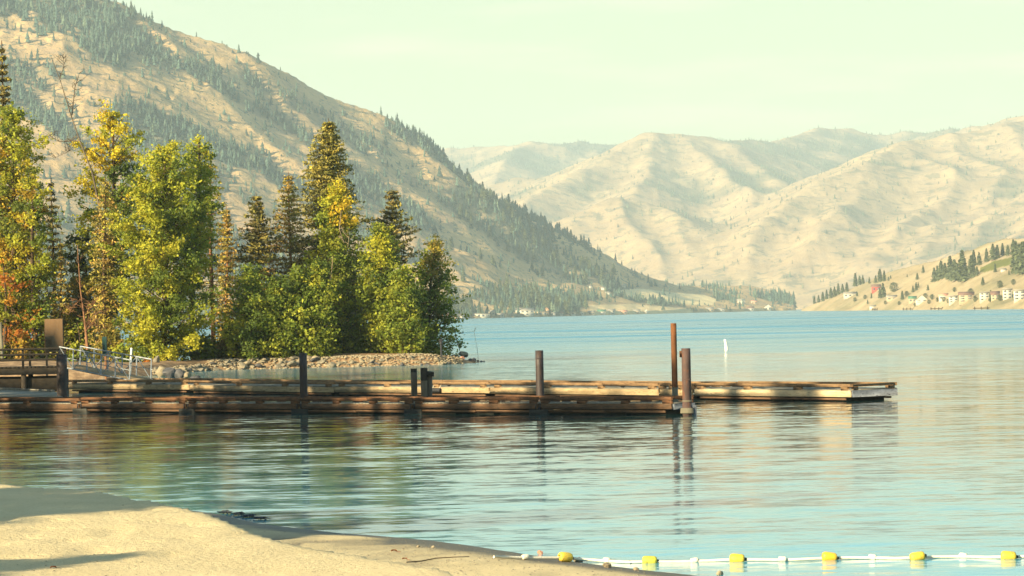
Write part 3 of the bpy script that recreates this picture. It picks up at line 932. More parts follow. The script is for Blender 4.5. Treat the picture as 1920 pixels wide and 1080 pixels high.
hill_trees = [(1527, 570, 555), (1535, 568, 554), (1543, 566, 548), (1550, 562, 544), (1558, 560, 540), (1565, 557, 538), (1572, 553, 532), (1580, 551, 533), (1588, 548, 530),
    (1604, 537, 512), (1612, 535, 518), (1618, 533, 517), (1630, 532, 520), (1642, 531, 517), (1650, 530, 505), (1658, 528, 508), (1666, 527, 519), (1656, 558, 532), (1650, 560, 540),
    (1670, 523, 516), (1692, 563, 546), (1701, 520, 514), (1720, 525, 512), (1731, 512, 498), (1722, 540, 530), (1712, 548, 536), (1718, 545, 530), (1634, 560, 550), (1627, 570, 562),
    (1752, 530, 503), (1758, 528, 500), (1765, 525, 490), (1772, 522, 494), (1782, 526, 482), (1790, 528, 488), (1796, 525, 495), (1805, 530, 472), (1812, 522, 498), (1822, 522, 480),
    (1826, 500, 470), (1832, 518, 500), (1836, 498, 474), (1850, 492, 467), (1862, 488, 458), (1870, 485, 460), (1880, 480, 457), (1890, 480, 460), (1900, 478, 450), (1905, 513, 455),
    (1912, 515, 460), (1919, 515, 455), (1866, 511, 495), (1843, 535, 520), (1858, 565, 545), (1892, 516, 506), (1740, 545, 534), (1607, 556, 546)]
hill_round = [(1686, 572, 565), (1716, 575, 568), (1742, 570, 562), (1758, 566, 558), (1779, 569, 560), (1800, 567, 559), (1829, 566, 556), (1857, 566, 558), (1875, 564, 553), (1902, 564, 555), (1820, 552, 541), (1790, 548, 539), (1660, 571, 564), (1622, 561, 553), (1676, 548, 530), (1875, 540, 527), (1735, 560, 550), (1748, 562, 552), (1700, 556, 546), (1900, 534, 524), (1770, 566, 557), (1603, 566, 558)]
def hill_label(u, v):
    if u < 1595: return 'conifer in the row climbing from the tip of the right hillside'
    if u < 1700: return 'conifer standing near the red house on the right hillside'
    if u < 1748: return 'lone conifer on the bare slope above the green roofed house'
    if u < 1830 and v > 517: return 'tall dark conifer in the tight clump left of the mown field'
    if v < 505: return 'tall conifer along the skyline above the mown field'
    if u > 1900: return 'big dark conifer at the right end of the mown field'
    return 'dark conifer on the dry slope below the mown field'
for k, (u, vb, vt) in enumerate(hill_trees + hill_round):
    P = RT.hit(u, vb)
    hgt = (vb - vt) / F_PX * P[1]
    rd = k >= len(hill_trees)
    o = link('bushy_tree' if rd else 'hillside_conifer', rounds[k % 2] if rd else mids[(k * 5) % 6])
    o.location = P
    o.scale = (hgt * (1.5 if rd else 1.25),) * 2 + (hgt * 1.04,)
    o.rotation_euler.z = k * 2.1
    if rd:
        side = 'left' if u < 1690 else ('middle' if u < 1800 else 'right')
        tag(o, {'left': 'round green bush on the slope beside the red house', 'middle': 'round green bush among the shoreline houses by the green roof', 'right': 'round green bush on the bank above the white houses'}[side], 'bush', 'bushes on the right hillside')
    else:
        tag(o, hill_label(u, vb), 'tree', 'conifers on the right hillside')

# ------------------------------------------------------------------ houses on the far shores
def house(T, u, vb, vt, wpx, wall, roof, label, cat='house', rf=.38, storeys=1, flat=False, gable_front=False, group=None, win=True, rz=0.0):
    P = T.hit(u, vb)
    k = P[1] / F_PX
    W, Htot = wpx * k, (vb - vt) * k
    Dp = max(5.0, W * .6)
    hw = Htot * (1 - (0.12 if flat else rf))
    rt = thing('house', label, cat, P, group)
    rt.rotation_euler.z = 0
    yaw = -math.atan2(P[0], P[1]) + rz
    ca, sa = math.cos(yaw), math.sin(yaw)
    ex, ey, ez = np.array((ca, sa, 0)), np.array((-sa, ca, 0)), np.array((0, 0, 1.0))
    c0 = P + ey * Dp / 2
    b = MB()
    b.box(c0 + ez * (hw / 2 - 1.0), ex * W / 2, ey * Dp / 2, ez * (hw / 2 + 1.0))
    if not flat:                       # gable walls
        if gable_front:
            tri = [c0 - ex * W / 2 - ey * Dp / 2 + ez * hw, c0 + ex * W / 2 - ey * Dp / 2 + ez * hw, c0 - ey * Dp / 2 + ez * (Htot - .15)]
            b.add(tri, [[0, 1, 2]])
        else:
            for s in (-1, 1):
                tri = [c0 + ex * s * W / 2 - ey * Dp / 2 + ez * hw, c0 + ex * s * W / 2 + ey * Dp / 2 + ez * hw, c0 + ex * s * W / 2 + ez * (Htot - .15)]
                b.add(tri, [[0, 1, 2]])
    b.build('wall', M[wall], rt)
    r = MB()
    ov = .5
    if flat:
        r.box(c0 + ez * (hw + Htot * .06), ex * (W / 2 + ov), ey * (Dp / 2 + ov), ez * Htot * .06)
    elif gable_front:
        for s in (-1, 1):
            sl = np.array(ez * (Htot - hw) - ex * s * (W / 2 + .0))
            mid = c0 + ex * s * W / 4 + ez * (hw + Htot) / 2
            r.box(mid + ez * .15, sl / 2 * 1.1, ey * (Dp / 2 + ov), np.cross(ey, sl) / (np.linalg.norm(sl) + 1e-9) * .15)
    else:
        for s in (-1, 1):
            sl = np.array(ez * (Htot - hw) - ey * s * Dp / 2)
            mid = c0 + ey * s * Dp / 4 + ez * (hw + Htot) / 2
            r.box(mid + ez * .15, sl / 2 * 1.1, ex * (W / 2 + ov), np.cross(ex, sl) / (np.linalg.norm(sl) + 1e-9) * .15)
    r.build('roof', M[roof], rt)
    if win:
        nw = max(2, int(W / 4.0))
        for st in range(storeys):
            for j in range(nw):
                x_ = (-.5 + (j + .5) / nw) * W
                z_ = hw * (st + .55) / storeys
                wmb = MB()
                wmb.box(c0 - ey * (Dp / 2 + .04) + ex * x_ + ez * z_, ex * W / nw * .26, ey * .06, ez * hw / storeys * .24)
                wmb.build('window', M['pane'], rt)
    return rt
# left shore
L = LT
HL = [
    (836, 597, 588, 16, 'wall_cream', 'roof_pink', 'cream shore house under pink roof beside the point tree', {}),
    (852, 597.5, 592, 12, 'wall_tan', 'roof_brown', 'small brown boathouse right of the pink roofed house', {'win': False}),
    (866, 597, 592.5, 10, 'wall_white', 'roof_grey', 'tiny white shed left of the long low shore building', {'win': False}),
    (902, 596, 588, 32, 'wall_white', 'roof_grey', 'long low white building at the water on the left shore', {'flat': True}),
    (922, 591, 582, 11, 'wall_cream', 'roof_grey', 'cream house behind the long low white building', {}),
    (939, 594.5, 588, 13, 'wall_white', 'roof_grey', 'small white cottage left of the large white lodge', {}),
    (984, 593, 579, 34, 'wall_white', 'roof_grey', 'large white lodge at the edge of the shore wood', {'storeys': 2, 'rf': .25}),
    (1013, 592, 584, 26, 'wall_cream', 'roof_grey', 'long cream building right of the large white lodge', {'flat': True}),
    (1025, 588, 577, 9, 'wall_tan', 'roof_pink', 'narrow orange house rising behind the cream building', {'gable_front': True}),
    (1037, 592, 586, 10, 'wall_white', 'roof_grey', 'white boathouse right of the long cream building', {'win': False}),
    (1050, 591, 585, 12, 'wall_white', 'roof_brown', 'white cottage under the dark end of the shore wood', {}),
    (1071, 591, 586, 16, 'wall_white', 'roof_grey', 'low white house below the dark shore wood', {'flat': True}),
    (1090, 590.5, 584, 9, 'wall_white', 'roof_grey', 'narrow white house at the right edge of the shore wood', {'gable_front': True}),
    (1109, 590.5, 583, 13, 'wall_cream', 'roof_grey', 'cream house first right of the shore wood', {}),
    (1128, 590, 581.5, 15, 'wall_white', 'roof_green', 'white house with green roof on the far shore', {}),
    (1146, 589.5, 580, 15, 'wall_white', 'roof_grey', 'broad white house right of the green roofed one', {'storeys': 2}),
    (1168, 589, 582, 16, 'wall_tan', 'roof_pink', 'low orange house with pink roof on the far shore', {}),
    (1194, 588.5, 581, 12, 'wall_cream', 'roof_grey', 'cream house right of the low orange house', {}),
    (1211, 588, 580, 7, 'wall_white', 'roof_grey', 'slim white house standing alone below the dry field', {'gable_front': True}),
    (1331, 585.5, 577, 14, 'wall_cream', 'roof_grey', 'cream house at the water below the field end', {}),
    (1352, 585, 578, 13, 'wall_white', 'roof_grey', 'white house right of the cream waterside house', {}),
    (1407, 583.5, 575, 14, 'wall_white', 'roof_brown', 'white house with brown roof between dark shore trees', {}),
    (1440, 583, 571, 13, 'wall_white', 'roof_grey', 'tall white gabled house near the far end of the lake', {'gable_front': True}),
    (1390, 569, 561, 14, 'wall_white', 'roof_grey', 'white house on the slope above the shore trees', {}),
    (1414, 570, 564, 11, 'wall_cream', 'roof_pink', 'cream house with pink roof up the slope', {}),
    (1106, 540, 535, 9, 'wall_white', 'roof_grey', 'tiny white house high above the shore wood', {'win': False}),
    (1131, 544, 538, 7, 'wall_white', 'roof_grey', 'small white house left of the hillside field', {'win': False}),
    (1147, 540, 532, 7, 'wall_cream', 'roof_pink', 'cream house with steep roof above the field corner', {'gable_front': True, 'win': False}),
    (1169, 539, 533, 9, 'wall_white', 'roof_grey', 'white house at the top corner of the dry field', {'win': False}),
    (1140, 552, 547, 8, 'wall_white', 'roof_grey', 'white house at the lower left corner of the dry field', {'win': False}),
]
for u, vb, vt, w, wa, ro, lab, kw in HL:
    house(LT, u, vb, vt, w, wa, ro, lab, group='houses along the left shore', **kw)
HR = [
    (1594, 557, 548, 24, 'wall_white', 'roof_grey', 'wide white house with grey roof left of the red house', {}),
    (1643, 546, 534, 17, 'wall_red', 'roof_brown', 'red house on the right hillside', {}),
    (1672, 563, 554, 19, 'wall_cream', 'roof_grey', 'low cream house with grey roof under the round bush', {}),
    (1636, 578, 573, 11, 'wall_white', 'roof_grey', 'white boathouse at the water below the red house', {'win': False}),
    (1711, 567, 556, 14, 'wall_cream', 'roof_green', 'house with dark green roof beside the white A frame house', {}),
    (1728, 568, 553, 22, 'wall_white', 'roof_grey', 'white steep gabled house right of the green roof', {'gable_front': True, 'rf': .6, 'storeys': 2}),
    (1769, 562, 551, 17, 'wall_white', 'roof_pink', 'white house with pink roof on the right shore', {}),
    (1788, 568, 554, 18, 'wall_white', 'roof_grey', 'white three storey house with balconies right of the pink roof', {'storeys': 3, 'flat': True}),
    (1812, 566.5, 548, 28, 'wall_cream', 'roof_brown', 'big cream house with dark brown roof on the right shore', {'storeys': 3, 'rf': .28}),
    (1846, 564, 547, 18, 'wall_white', 'roof_grey', 'tall white flat roofed house right of the brown roof', {'storeys': 3, 'flat': True}),
    (1866, 562, 547, 15, 'wall_cream', 'roof_brown', 'cream house between two tall white houses', {'storeys': 2}),
    (1889, 561, 541, 17, 'wall_white', 'roof_grey', 'tall white block house second from the right frame edge', {'storeys': 3, 'flat': True}),
    (1912, 563, 543, 22, 'wall_white', 'roof_grey', 'large white house cut by the right frame edge', {'storeys': 3, 'flat': True}),
    (1881, 509, 504, 9, 'wall_white', 'roof_grey', 'tiny white house below the mown field', {'win': False}),
]
for u, vb, vt, w, wa, ro, lab, kw in HR:
    house(RT, u, vb, vt, w, wa, ro, lab, group='houses on the right shore', **kw)
# jetties at the water on the right shore
for u, w, lab in ((1703, 22, 'long low jetty below the green roofed house'), (1756, 24, 'dark jetty below the pink roofed house'), (1845, 40, 'long jetty along the water below the tall white houses'), (1640, 10, 'short jetty in front of the white boathouse')):
    D = np.interp(u, rcU, rsD) - 25
    P = atY(u, 570, D)
    P[2] = 0
    jt = thing('jetty', lab, 'jetty', P, 'jetties of the right shore')
    k = D / F_PX
    b = MB()
    b.box(P + np.array((0, 0, .9)), (w * k / 2, 0, 0), (0, 2, 0), (0, 0, .25), .05)
    b.build('deck', M['fascia_dark'], jt)
    for s in np.linspace(-.9, .9, 4):
        b = MB()
        b.tube([P + np.array((s * w * k / 2, -1, -1.0)), P + np.array((s * w * k / 2, -1, 1.9))], .3, 6)
        b.build('post', M['dark_wood'], jt)

# ------------------------------------------------------------------ trees on the point
def zl(x, y):
    return float(z_land(np.array([x]), np.array([y]))[0])
PAL = {
    'ygreen': [(.36, .36, .032), (.28, .30, .03), (.44, .41, .036), (.14, .18, .024)],
    'yellow': [(.60, .48, .03), (.52, .43, .03), (.42, .38, .03), (.62, .44, .03)],
    'green': [(.17, .22, .032), (.24, .28, .035), (.33, .34, .038), (.10, .14, .024)],
    'dark': [(.045, .06, .02), (.07, .085, .024), (.11, .11, .028)],
    'olive': [(.27, .22, .035), (.36, .28, .045), (.19, .17, .035), (.31, .22, .04)],
    'rusty': [(.40, .25, .06), (.32, .21, .05), (.24, .20, .05), (.46, .30, .07)],
    'orange': [(.46, .22, .03), (.40, .28, .03), (.38, .13, .02), (.24, .22, .03), (.18, .19, .03)],
    'conifer': [(.22, .19, .042), (.28, .23, .05), (.15, .14, .035), (.33, .26, .055)],
    'dkcon': [(.085, .080, .025), (.13, .11, .032), (.19, .145, .04)],
    'maple': [(.20, .22, .03), (.32, .31, .035), (.46, .38, .03), (.12, .15, .025), (.42, .28, .03)],
}
def inland(u, Y):                   # 213 = right at the bank; larger = further back on the point
    return max(226.5, float(np.interp(u, [p_[0] for p_ in front_px], [q_[1] for q_ in front_w]))) + max(.6, (Y - 213) * .55 + 2.6)
def finish_tree(name, label, cat, group, base, trunk, LV_, LC_, leafm, bark):
    rt = thing(name, label, cat, base, group)
    trunk.build('trunk', bark, rt, True)
    V_ = np.concatenate(LV_)
    F_ = np.arange(len(V_)).reshape(-1, 4)
    link('crown', mesh_np('crown', V_, F_, leafm, col=np.concatenate(LC_)), rt)
    return rt
def leafy(name, label, cat, u, Y, vtop, prof, pal, seed, group=None, vbase=None, lean=0.0, limbs=46, clump=26, leaf=.13, top_pal=None, left_pal=None, spread=.55, zbase=None, bark='bark', droop=0.0, tmin=.04, multi=1):
    """broadleaf tree or shrub; prof = [(t, half width in photo px)]"""
    q = np.random.default_rng(seed)
    Y = inland(u, Y)
    k = Y / F_PX
    p0 = atY(u, 600, Y)
    zb = zl(p0[0], Y) if zbase is None else zbase
    base = np.array((p0[0], Y, zb - .1))
    ptop = atY(u + lean, vtop, Y)
    H = ptop[2] - base[2]
    tp, tw = [t for t, _ in prof], [w * k for _, w in prof]
    tr = MB()
    LV_, LC_ = [], []
    wob = q.normal(size=(2, 4)) * .12
    def axis(t):
        b = np.array((ptop[0] - base[0], 0, H)) * t + base
        b[0] += (wob[0, 0] * math.sin(3 * t) + wob[0, 1] * math.sin(7 * t)) * min(1, H / 8)
        b[1] += (wob[1, 0] * math.sin(4 * t) + wob[1, 1] * math.sin(6 * t)) * min(1, H / 8)
        return b
    r0 = .014 * H + .03
    for mlt in range(multi):
        off = q.normal(size=3) * .0 if mlt == 0 else q.normal(size=3) * np.array((.25, .25, 0)) * H * .15
        tr.tube([axis(t) + off * (1 - .3 * t) for t in np.linspace(0, .96, 9)], [r0 * (1 - .85 * t) + .012 for t in np.linspace(0, .96, 9)], 7)
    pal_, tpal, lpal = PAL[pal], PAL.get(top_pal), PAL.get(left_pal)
    for i in range(limbs):
        t = tmin + (0.99 - tmin) * ((i + q.random()) / limbs) ** .9
        az = i * 2.39996 + q.random() * .8
        R = np.interp(t, tp, tw) * (.42 + .76 * q.random() ** .8)
        dirv = np.array((math.cos(az), math.sin(az) * .9, 0))
        rise = R * (.55 + .5 * q.random()) * (1 - droop)
        ts = max(.02, t - rise / H * .8)
        s = axis(ts)
        en = axis(t) + dirv * R
        mid = (s + en) / 2 + np.array((0, 0, R * .10))
        tr.tube([s, mid, en], [r0 * .34 * (1 - .75 * ts) + .008, r0 * .2 * (1 - .7 * ts) + .006, .005], 4, False)
        base_c = np.array(pal_[q.integers(len(pal_))])
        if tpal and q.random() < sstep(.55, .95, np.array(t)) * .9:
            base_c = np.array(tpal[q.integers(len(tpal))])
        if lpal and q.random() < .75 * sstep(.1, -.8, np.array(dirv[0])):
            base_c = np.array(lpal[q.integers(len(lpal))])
        nc = max(2, int(round(3 * R / 1.2)) + 1)
        for c in range(nc):
            f = .25 + .78 * (c + q.random()) / nc
            cc = s + (mid - s) * (2 * f) if f < .5 else mid + (en - mid) * (2 * f - 1)
            cc = cc + q.normal(size=3) * spread * .35
            n = max(6, int(clump * (.5 + 1.1 * q.random())))
            rad = spread * (.40 + .75 * q.random())
            pts = q.normal(size=(n, 3)) * np.array((1, 1, .72)) * rad * .55 + cc
            sz = leaf * (.5 + 1.1 * q.random(n) ** 1.5)
            V_, _ = leaves_np(pts, sz, q, .2, .62)
            b_ = base_c * (.85 + .3 * q.random())
            cl = b_[None] * (.84 + .32 * q.random((n, 1))) * (1 + .10 * (q.random((n, 3)) - .5))
            LV_.append(V_)
            LC_.append(np.repeat(cl, 4, 0))
    return finish_tree(name, label, cat, group, base, tr, LV_, LC_, M['leaf'], M[bark])
def conifer(name, label, u, Y, vtop, prof, pal, seed, group=None, whorls=34, per=8, dens=1.0, needle=.13, lean=0.0, droop=.22, tmin=.08, bark='bark', tuft=False, zbase=None, alt=None, hang=0.0):
    q = np.random.default_rng(seed)
    Y = inland(u, Y)
    k = Y / F_PX
    p0 = atY(u, 600, Y)
    zb = zl(p0[0], Y) if zbase is None else zbase
    base = np.array((p0[0], Y, zb - .1))
    ptop = atY(u + lean, vtop, Y)
    H = ptop[2] - base[2]
    tp, tw = [t for t, _ in prof], [w * k for _, w in prof]
    axis = lambda t: base + np.array((ptop[0] - base[0], 0, H)) * t + np.array((.10 * math.sin(5 * t + seed), .1 * math.cos(4 * t), 0))
    tr = MB()
    r0 = .012 * H + .03
    tr.tube([axis(t) for t in np.linspace(0, 1, 10)], [r0 * (1 - .93 * t) + .006 for t in np.linspace(0, 1, 10)], 7)
    LV_, LC_ = [], []
    pal_ = PAL[pal]
    apal = PAL[alt] if alt else None
    for w in range(whorls):
        t = tmin + (.985 - tmin) * (w + .3 * q.random()) / whorls
        az0 = q.random() * 6.28
        for j in range(per):
            az = az0 + j * 6.283 / per + q.normal() * .25
            R = np.interp(t, tp, tw) * (.55 + .75 * q.random())
            if R < .04:
                R = .04
            d = np.array((math.cos(az), math.sin(az), 0))
            s = axis(t)
            up = .28 * R if t > .55 else -.05 * R
            en = s + d * R + np.array((0, 0, up - droop * R))
            mid = s + d * R * .55 + np.array((0, 0, up * .6))
            tr.tube([s, mid, en], [.012 + .010 * R, .008 + .006 * R, .004], 3, False)
            pc = np.array((apal if apal is not None and q.random() < .4 else pal_)[q.integers(3)]) * (.8 + .4 * q.random())
            n = max(4, int((8 + 15 * R) * dens))
            f = q.random(n) ** (.45 if tuft else .75)
            if tuft:
                f = .55 + .45 * f
            P = np.where(f[:, None] < .55, s + (mid - s) * (f[:, None] / .55), mid + (en - mid) * ((f[:, None] - .55) / .45))
            wd = (.07 + .16 * R * (1 - .55 * f)) if not tuft else np.full(n, .20)
            side = np.cross(d, (0, 0, 1))
            P = P + side[None] * (q.normal(size=n) * wd)[:, None] + np.array((0, 0, 1))[None] * (q.normal(size=n) * .07 - hang * q.random(n))[:, None]
            V_, _ = leaves_np(P, needle * (.7 + .6 * q.random(n)), q, .25, .38)
            cl = pc[None] * (.68 + .64 * q.random((n, 1)))
            LV_.append(V_)
            LC_.append(np.repeat(cl, 4, 0))
    return finish_tree(name, label, 'tree', group, base, tr, LV_, LC_, M['needle'], M[bark])

G = 'trees on the wooded point'
cone = lambda w, k=1.0: [(0, w * .8), (.12, w), (.5, w * .62), (.8, w * .3), (1, 2)]
# behind first
conifer('conifer', 'tall dark brownish conifer at the left frame edge behind the maple', 4, 234, 76, cone(78), 'dkcon', 11, G, 46, 9, 1.3, .16, alt='olive')
conifer('conifer', 'dark shaded conifer between the maple and the yellow poplar', 98, 236, 330, cone(55), 'dkcon', 12, G, 30, 7, 1.0, .15)
leafy('broadleaf_tree', 'dark green shaded tree behind the bare pine snag', 'tree', 150, 235, 430, [(0, 40), (.4, 60), (.8, 45), (1, 12)], 'dark', 13, G, limbs=50, clump=26, leaf=.15)
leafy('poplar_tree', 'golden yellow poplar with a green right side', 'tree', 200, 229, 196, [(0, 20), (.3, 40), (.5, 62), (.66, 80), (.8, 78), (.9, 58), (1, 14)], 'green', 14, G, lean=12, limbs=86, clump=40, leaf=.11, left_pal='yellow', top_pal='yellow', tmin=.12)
conifer('larch_tree', 'soft gold green larch in front of the yellow poplar', 196, 219, 330, [(0, 24), (.2, 38), (.6, 34), (.85, 22), (1, 4)], 'olive', 15, G, 40, 7, 1.0, .12, alt='rusty', droop=.35)
conifer('young_conifer', 'small rusty young conifer left of the bare pine snag', 112, 221, 448, [(0, 26), (.3, 32), (.7, 18), (1, 3)], 'rusty', 16, G, 26, 6, 1.0, .12, alt='olive')
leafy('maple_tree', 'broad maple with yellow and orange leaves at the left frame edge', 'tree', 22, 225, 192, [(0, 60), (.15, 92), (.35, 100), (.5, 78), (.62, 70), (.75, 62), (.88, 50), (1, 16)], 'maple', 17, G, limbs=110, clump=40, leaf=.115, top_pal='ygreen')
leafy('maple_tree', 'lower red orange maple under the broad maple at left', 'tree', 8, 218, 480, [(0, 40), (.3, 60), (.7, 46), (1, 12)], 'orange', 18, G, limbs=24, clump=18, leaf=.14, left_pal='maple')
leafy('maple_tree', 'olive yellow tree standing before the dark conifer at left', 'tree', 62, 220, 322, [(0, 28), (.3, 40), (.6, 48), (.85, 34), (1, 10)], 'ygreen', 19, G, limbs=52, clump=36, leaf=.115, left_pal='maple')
conifer('pine_tree', 'slim sparse pine behind the bright yellow green poplar', 396, 232, 300, [(0, 10), (.25, 20), (.5, 36), (.8, 28), (1, 5)], 'olive', 20, G, 26, 6, .9, .13, bark='pine_bark', tuft=True, tmin=.3)
leafy('poplar_tree', 'bright yellow green poplar leafed down to the water', 'tree', 303, 213, 268, [(0, 70), (.1, 88), (.3, 92), (.5, 96), (.7, 90), (.85, 66), (.94, 40), (1, 12)], 'ygreen', 21, G, lean=6, limbs=150, clump=48, leaf=.105, tmin=.02)
leafy('poplar_tree', 'yellow green side stem rising right of the bright poplar', 'tree', 362, 219, 255, [(0, 14), (.4, 28), (.7, 44), (.9, 32), (1, 8)], 'ygreen', 22, G, lean=14, limbs=64, clump=36, leaf=.105, tmin=.3)
conifer('young_conifer', 'orange brown small conifer with sparse needles', 424, 228, 386, [(0, 20), (.25, 32), (.6, 24), (1, 4)], 'rusty', 23, G, 30, 8, 1.1, .13, alt='olive', bark='pine_bark')
conifer('conifer', 'dark conifer with flat side branches left of the rusty conifer', 482, 229, 362, [(0, 60), (.3, 66), (.6, 46), (.8, 26), (1, 5)], 'dkcon', 24, G, 32, 8, 1.3, .15, alt='conifer', droop=.1)
conifer('conifer', 'thin rusty conifer left of the big pointed conifer', 543, 227, 322, [(0, 50), (.3, 58), (.6, 44), (.85, 22), (1, 5)], 'rusty', 25, G, 36, 8, 1.0, .13, alt='olive', bark='pine_bark')
conifer('conifer', 'tallest dense pointed conifer on the point', 617, 232, 222, [(0, 66), (.2, 84), (.45, 72), (.62, 60), (.78, 42), (.9, 24), (1, 7)], 'conifer', 26, G, 60, 11, 1.5, .14, alt='olive', droop=.12)
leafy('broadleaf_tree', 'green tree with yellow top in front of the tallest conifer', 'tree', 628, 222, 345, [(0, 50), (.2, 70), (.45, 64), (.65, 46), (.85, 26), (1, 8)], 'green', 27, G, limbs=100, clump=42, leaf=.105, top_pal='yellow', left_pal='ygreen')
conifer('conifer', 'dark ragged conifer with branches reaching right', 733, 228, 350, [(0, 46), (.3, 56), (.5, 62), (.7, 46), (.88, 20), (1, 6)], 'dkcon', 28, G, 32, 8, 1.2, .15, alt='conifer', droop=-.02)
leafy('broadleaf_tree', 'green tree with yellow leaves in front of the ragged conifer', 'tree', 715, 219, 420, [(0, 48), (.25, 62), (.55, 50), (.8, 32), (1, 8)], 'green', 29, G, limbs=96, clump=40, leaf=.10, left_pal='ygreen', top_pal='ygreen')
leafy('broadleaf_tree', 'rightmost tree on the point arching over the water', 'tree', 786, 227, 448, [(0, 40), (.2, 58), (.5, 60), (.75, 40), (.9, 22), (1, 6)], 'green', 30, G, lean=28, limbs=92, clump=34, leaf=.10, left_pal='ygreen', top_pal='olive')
leafy('broadleaf_tree', 'mid green low tree in front of the dark flat branched conifer', 'tree', 470, 213.5, 500, [(0, 50), (.3, 62), (.6, 48), (.85, 28), (1, 8)], 'green', 31, G, limbs=84, clump=36, leaf=.10, left_pal='ygreen')
leafy('broadleaf_tree', 'dark green low tree between the rusty conifer and the yellow topped tree', 'tree', 560, 213.5, 500, [(0, 44), (.3, 54), (.7, 36), (1, 8)], 'green', 32, G, limbs=60, clump=24, leaf=.12)
for sd, (u, Y, vt, w, pal, lab) in enumerate([
    (518, 213, 520, 44, 'green', 'green tree low between the flat branched and the thin rusty conifer'),
    (596, 214, 490, 42, 'green', 'green tree low at the left foot of the tallest conifer'), 
    (756, 216, 500, 44, 'green', 'green tree low between the ragged conifer and the rightmost tree'), (148, 226, 520, 44, 'olive', 'olive tree low behind the bare pine snag')]):
    leafy('broadleaf_tree', lab, 'tree', u, Y, vt, [(0, w * .8), (.3, w), (.7, w * .75), (1, w * .2)], pal, 560 + sd, G, limbs=70, clump=34, leaf=.10, left_pal='ygreen' if pal == 'green' and sd % 2 else None)
GS = 'shrubs along the rocky bank'
for sd, (u, Y, vt, w, pal, lab) in enumerate([
    (380, 219, 630, 40, 'green', 'low green shrub right of the bright poplar'), (450, 218, 604, 42, 'ygreen', 'yellow green shrub left of the small rusty bush'),
    (512, 219, 585, 36, 'green', 'tall green shrub under the low green tree'), (548, 217, 612, 34, 'ygreen', 'yellow green shrub above the dark dock post'),
    (604, 219, 600, 36, 'ygreen', 'bright shrub below the tallest conifer'), (652, 221, 590, 40, 'green', 'wide green shrub above the pale gravel'),
    (700, 221, 612, 38, 'green', 'shaded green shrub below the ragged conifer'), (745, 222, 600, 38, 'ygreen', 'shrub with yellow tips left of the rightmost tree'),
    (792, 226, 612, 34, 'green', 'dark shrub at the foot of the rightmost tree'), (497, 216, 646, 24, 'rusty', 'small rusty brown bush on the rocky bank'),
    (420, 218, 640, 26, 'olive', 'olive bush under the dark trunk by the poplar'), (570, 217, 640, 28, 'green', 'low green bush right of the dark dock post'),
    (205, 216, 615, 36, 'olive', 'olive shrub beside the dark green post'), (84, 221, 604, 40, 'olive', 'olive shrub behind the plywood board'), (42, 219, 622, 34, 'rusty', 'pale rusty shrub left of the plywood board'),
    (278, 209, 682, 13, 'orange', 'small orange leaved bush beside the boulders'), (10, 222, 600, 40, 'dark', 'dark shrub at the left frame edge'), (140, 221, 600, 40, 'green', 'green undergrowth bush behind the gangway'),
    (238, 214, 640, 30, 'green', 'green bush below the bright poplar')]):
    leafy('shrub', lab, 'shrub', u, Y, vt, [(0, w * .9), (.4, w), (.8, w * .7), (1, w * .3)], pal, 600 + sd, GS, limbs=max(14, int(w * 1.0)), clump=24, leaf=.11, spread=.42, left_pal='ygreen' if pal == 'green' else None, multi=2)

# bare trees
def stick_tree(name, label, Y, lines, mat, twigs, seed, cat='tree', parts=None, tw_len=.8):
    q = np.random.default_rng(seed)
    b0 = atY(*lines[0][0][:2], Y)
    rt = thing(name, label, cat, (b0[0], Y, b0[2]))
    tr = MB()
    tw = tr
    for li, (ln, r0, r1) in enumerate([(l[0:-2], l[-2], l[-1]) for l in lines]):
        P = []
        for i, (u, v) in enumerate(ln):
            p_ = atY(u, v, Y)
            p_[1] += .25 * math.sin(i * 1.3 + li)
            P.append(p_)
        rr = np.linspace(r0, r1, len(P))
        tr.tube(P, list(rr), 6)
        for i in range(twigs):
            f = q.random() * (len(P) - 1)
            if li == 0 and f < .35 * (len(P) - 1):
                continue
            k = int(f)
            s = P[k] + (P[min(k + 1, len(P) - 1)] - P[k]) * (f - k)
            d = q.normal(size=3)
            d[2] = abs(d[2]) * .8 + .2
            d /= np.linalg.norm(d)
            e_ = s + d * tw_len * (.4 + .8 * q.random())
            mid = (s + e_) / 2 + q.normal(size=3) * .06
            tw.tube([s, mid, e_], [.026, .019, .012], 3, False)
            for _ in range(2):
                s2 = mid + (e_ - mid) * q.random()
                tw.tube([s2, s2 + (d + q.normal(size=3) * .6) * tw_len * .3], [.016, .010], 3, False)
    tr.build('trunk', M[mat], rt, True)
    return rt
stick_tree('bare_tree', 'leafless grey tree top rising left of the yellow poplar', 235, [
    [(196, 640), (194, 520), (190, 410), (174, 325), (150, 263), (132, 214), (112, 150), (95, 106), .10, .02],
    [(134, 216), (140, 162), (150, 136), .05, .015], [(150, 263), (112, 266), (86, 250), .06, .015], [(112, 150), (121, 122), (119, 108), .03, .01], [(142, 262), (128, 285), (103, 296), .025, .01]], 'stub_wood', 18, 71, tw_len=.75)
stick_tree('dead_pine', 'small dead reddish pine with bare branches behind the gangway', 226, [
    [(164, 656), (160, 620), (157, 590), (151, 540), (146, 462), .12, .02], [(160, 616), (170, 597), (182, 588), (203, 587), .04, .012], [(157, 590), (172, 575), (178, 566), .025, .01], [(160, 622), (176, 604), (186, 622), .03, .008],
    [(153, 560), (138, 575), (128, 590), .025, .01]], 'rust_wood', 16, 72, tw_len=.7)
